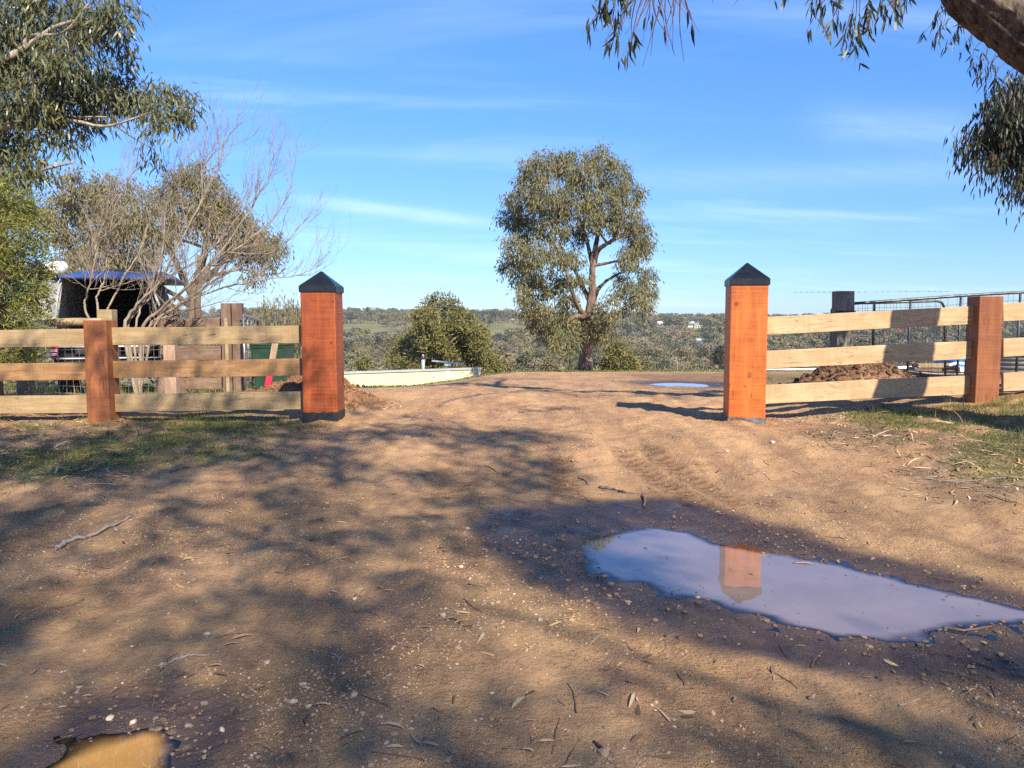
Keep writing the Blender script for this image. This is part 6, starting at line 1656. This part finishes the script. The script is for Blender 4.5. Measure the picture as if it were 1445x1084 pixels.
def big_leaf(px, py, L, az, label, c=.18, w=.24):
    L *= .8
    x, y = G0(px, py); z = gz1(x, y); n = 7; V = []
    for k in range(n):
        u = k / (n - 1); ww = w * L * math.sin(math.pi * min(1, .06 + u * .94)) ** .8 * (1 - .25 * u) * .5
        for s in (-1, 0, 1): V.append((u * L - L / 2, s * ww + .12 * L * math.sin(u * 3.1), .006 + c * L * (math.sin(u * 3.1) * .25) + abs(s) * ww * .3))
    Fc = [(k * 3 + s, k * 3 + s + 1, k * 3 + s + 4, k * 3 + s + 3) for k in range(n - 1) for s in (0, 1)]
    Fc = np.array(Fc)
    o = MB().add(V, Fc).build('fallen_leaf', M['litter'], None, True); o.location = (x, y, z + .004); o.rotation_euler = (0, 0, az)
    sm = o.modifiers.new('thickness', 'SOLIDIFY'); sm.thickness = .001
    tag(o, label, 'leaf', 'large fallen gum leaves on the track')
for px, py, L, az, lab in ((326, 909, .075, .5, 'pale broad fallen leaf on the left foreground'), (304, 941, .065, .2, 'curled tan leaf just below the pale broad leaf on the left'), (455, 1012, .075, -.1, 'thin pale leaf in the centre foreground'), (123, 983, .04, .2, 'small pale leaf above the small corner puddle'),
                           (650, 888, .09, .7, 'grey leaf on the sunlit patch before the big puddle'), (637, 884, .07, .4, 'narrow grey leaf left of the grey leaf on the sunlit patch'), (1384, 1024, .06, 1.2, 'pale round leaf at the lower right'), (1372, 980, .05, .4, 'green tinted leaf upper right of the lower right litter'),
                           (745, 1072, .06, -.4, 'pale leaf at the bottom edge near the centre'), (1150, 985, .055, .9, 'thin tan leaf left of the pale twig on the right foreground'), (1390, 640, .14, .6, 'long pale bark flake on the right verge'), (1385, 605, .10, .1, 'pale leaf on the right grass'), (1060, 838, .11, -.3, 'dark leaf floating by the reflected pillar'), (1135, 792, .16, -.25, 'dark thin leaf at the far waterline of the big puddle')):
    big_leaf(px, py, L, az, lab)

# grass
M['grass'] = leaf_mat('grass_blade', (.075, .105, .026), (.125, .155, .045), (.30, .27, .12), .25, .6)
def grass(n, rng, h0, h1, thr, y0=5.0, y1=10.2):
    x, y = scatter_px(n, rng, y0, y1, .9)
    f = near_fields(x, y); k = f[2] * (.55 + .9 * fbm(x, y, 2.2, 3, 95) + .3 * fbm(x, y, 9, 2, 96))
    keep = (k > thr * rng.uniform(.5, 1.5, n)) & (f[3] < .5)
    x, y, z = x[keep], y[keep], f[0][keep]; n = len(x)
    A = unit(np.stack([rng.normal(0, .75, n), rng.normal(0, .75, n), np.ones(n)], 1)); L = rng.uniform(h0, h1, n)
    return leaf_batch(np.stack([x, y, z - .003], 1), A, L, np.full(n, .0045) * rng.uniform(.7, 1.5, n), rng)
mb = MB().add(*grass(150000, rng, .016, .05, .27)); tag(mb.build('grass', M['grass'], None, False), 'short patchy green grass in front of both fences', 'grass', None, 'stuff')
mb = MB()
x, y = scatter_px(30000, rng, 10.5, 22, 1.0); f = near_fields(x, y); k = (f[2] > .45) & (rng.random(len(x)) < .6) ; x, y, z = x[k], y[k], f[0][k]; n = len(x)
mb.add(*leaf_batch(np.stack([x, y, z - .005], 1), unit(np.stack([rng.normal(0, .5, n), rng.normal(0, .5, n), np.ones(n)], 1)), rng.uniform(.06, .2, n), np.full(n, .012), rng))
x = rng.uniform(-6, 14, 9000); y = np.interp(x, CREST_X, CREST_Y) + rng.uniform(-1.6, 1.0, 9000); f = near_fields(x, y); n = len(x)
mb.add(*leaf_batch(np.stack([x, y, f[0] - .005], 1), unit(np.stack([rng.normal(0, .5, n), rng.normal(0, .5, n), np.ones(n)], 1)), rng.uniform(.03, .10, n), np.full(n, .03), rng))
tag(mb.build('rough_grass', M['grass'], None, False), 'longer rough grass in the yard behind the fences and along the crest', 'grass', None, 'stuff')
# longer tufts round the posts and along the rails
def tufts(n, rng):
    mb = MB(); x = np.concatenate([rng.uniform(-8, -2.6, n), rng.uniform(3.3, 7.5, n)]); y = rng.normal(9.0, .22, 2 * n)
    x = np.concatenate([x, rng.uniform(-6.5, -2.8, n), rng.uniform(3.6, 6, n)]); y = np.concatenate([y, rng.uniform(6.8, 8.8, 2 * n)])
    f = near_fields(x, y); k = rng.random(len(x)) < np.clip(.25 + f[2] * .5 + f[6] * .25, 0, 1); x, y, z = x[k], y[k], f[0][k]
    m = 16; xx = np.repeat(x, m) + rng.normal(0, .022, len(x) * m); yy = np.repeat(y, m) + rng.normal(0, .022, len(x) * m); L = np.repeat(rng.uniform(.04, .12, len(x)), m) * rng.uniform(.5, 1.2, len(x) * m)
    A = unit(np.stack([rng.normal(0, .5, len(xx)), rng.normal(0, .5, len(xx)), np.ones(len(xx))], 1))
    return mb.add(*leaf_batch(np.stack([xx, yy, np.repeat(z, m) - .004], 1), A, L, np.full(len(xx), .0042), rng))
tag(tufts(170, rng).build('grass_tufts', M['grass'], None, False), 'longer grass tufts growing at the foot of both fences', 'grass', None, 'stuff')
# scraps of bark and leaf floating on the big puddle
fx = rng.uniform(.2, 3.2, 900); fy = rng.uniform(3.2, 5.4, 900); sdp = sdf_poly(fx, fy, BIG); k = (sdp < -.01) & (rng.random(900) < np.clip(.10 + np.exp(sdp / .09) * .9, 0, 1)); fx, fy = fx[k], fy[k]; n = len(fx); a = rng.uniform(0, 6.28, n)
L = rng.uniform(.008, .035, n)
tag(MB().add(*leaf_batch(np.stack([fx, fy, np.full(n, WZ + .0025)], 1), np.stack([np.cos(a), np.sin(a), np.zeros(n) + .03], 1), L, L * .3, rng)).build('floating_scraps', M['litter_dark'], None, False), 'dark leaf scraps floating on the big puddle', 'leaf litter', None, 'stuff')
# tall dry stalks in front of the right fence
for px, py, tx_, ty_, lab in ((1338, 588, 1330, 556, 'tall dry grass stalk leaning left in front of the right fence'), (1359, 598, 1346, 580, 'short dry grass stalk leaning left before the right fence'), (1358, 582, 1359, 552, 'upright dry grass stalk before the right fence post'), (1367, 580, 1366, 566, 'small dry grass stalk right of the upright one')):
    x, y = G0(px, py); a = Vector((x, y, gz1(x, y))); b_ = P(tx_, ty_, y)
    o = MB().add(*tube(smooth_path([a, (a + b_) / 2 + Vector((.01, 0, .01)), b_], 4), np.linspace(.004, .002, 9), 5)).build('grass_stalk', M['litter'], None, True)
    tag(o, lab, 'grass stalk', 'dry grass stalks before the right fence')

# ------------------------------------------------------------------ air
hb = MB().add(*box(0, 480, -27, 2300, 1400, 82)).build('haze', [], None, False)
hb['kind'] = 'stuff'
hm = bpy.data.materials.new('haze_air'); hm.use_nodes = True
hn = hm.node_tree.nodes; hn.clear()
ho = hn.new('ShaderNodeOutputMaterial'); hv = hn.new('ShaderNodeVolumePrincipled')
hv.inputs['Color'].default_value = (.80, .88, 1.0, 1); hv.inputs['Density'].default_value = 0.00021
hv.inputs['Anisotropy'].default_value = 0.2
hm.node_tree.links.new(hv.outputs[0], ho.inputs['Volume'])
hb.data.materials.append(hm)
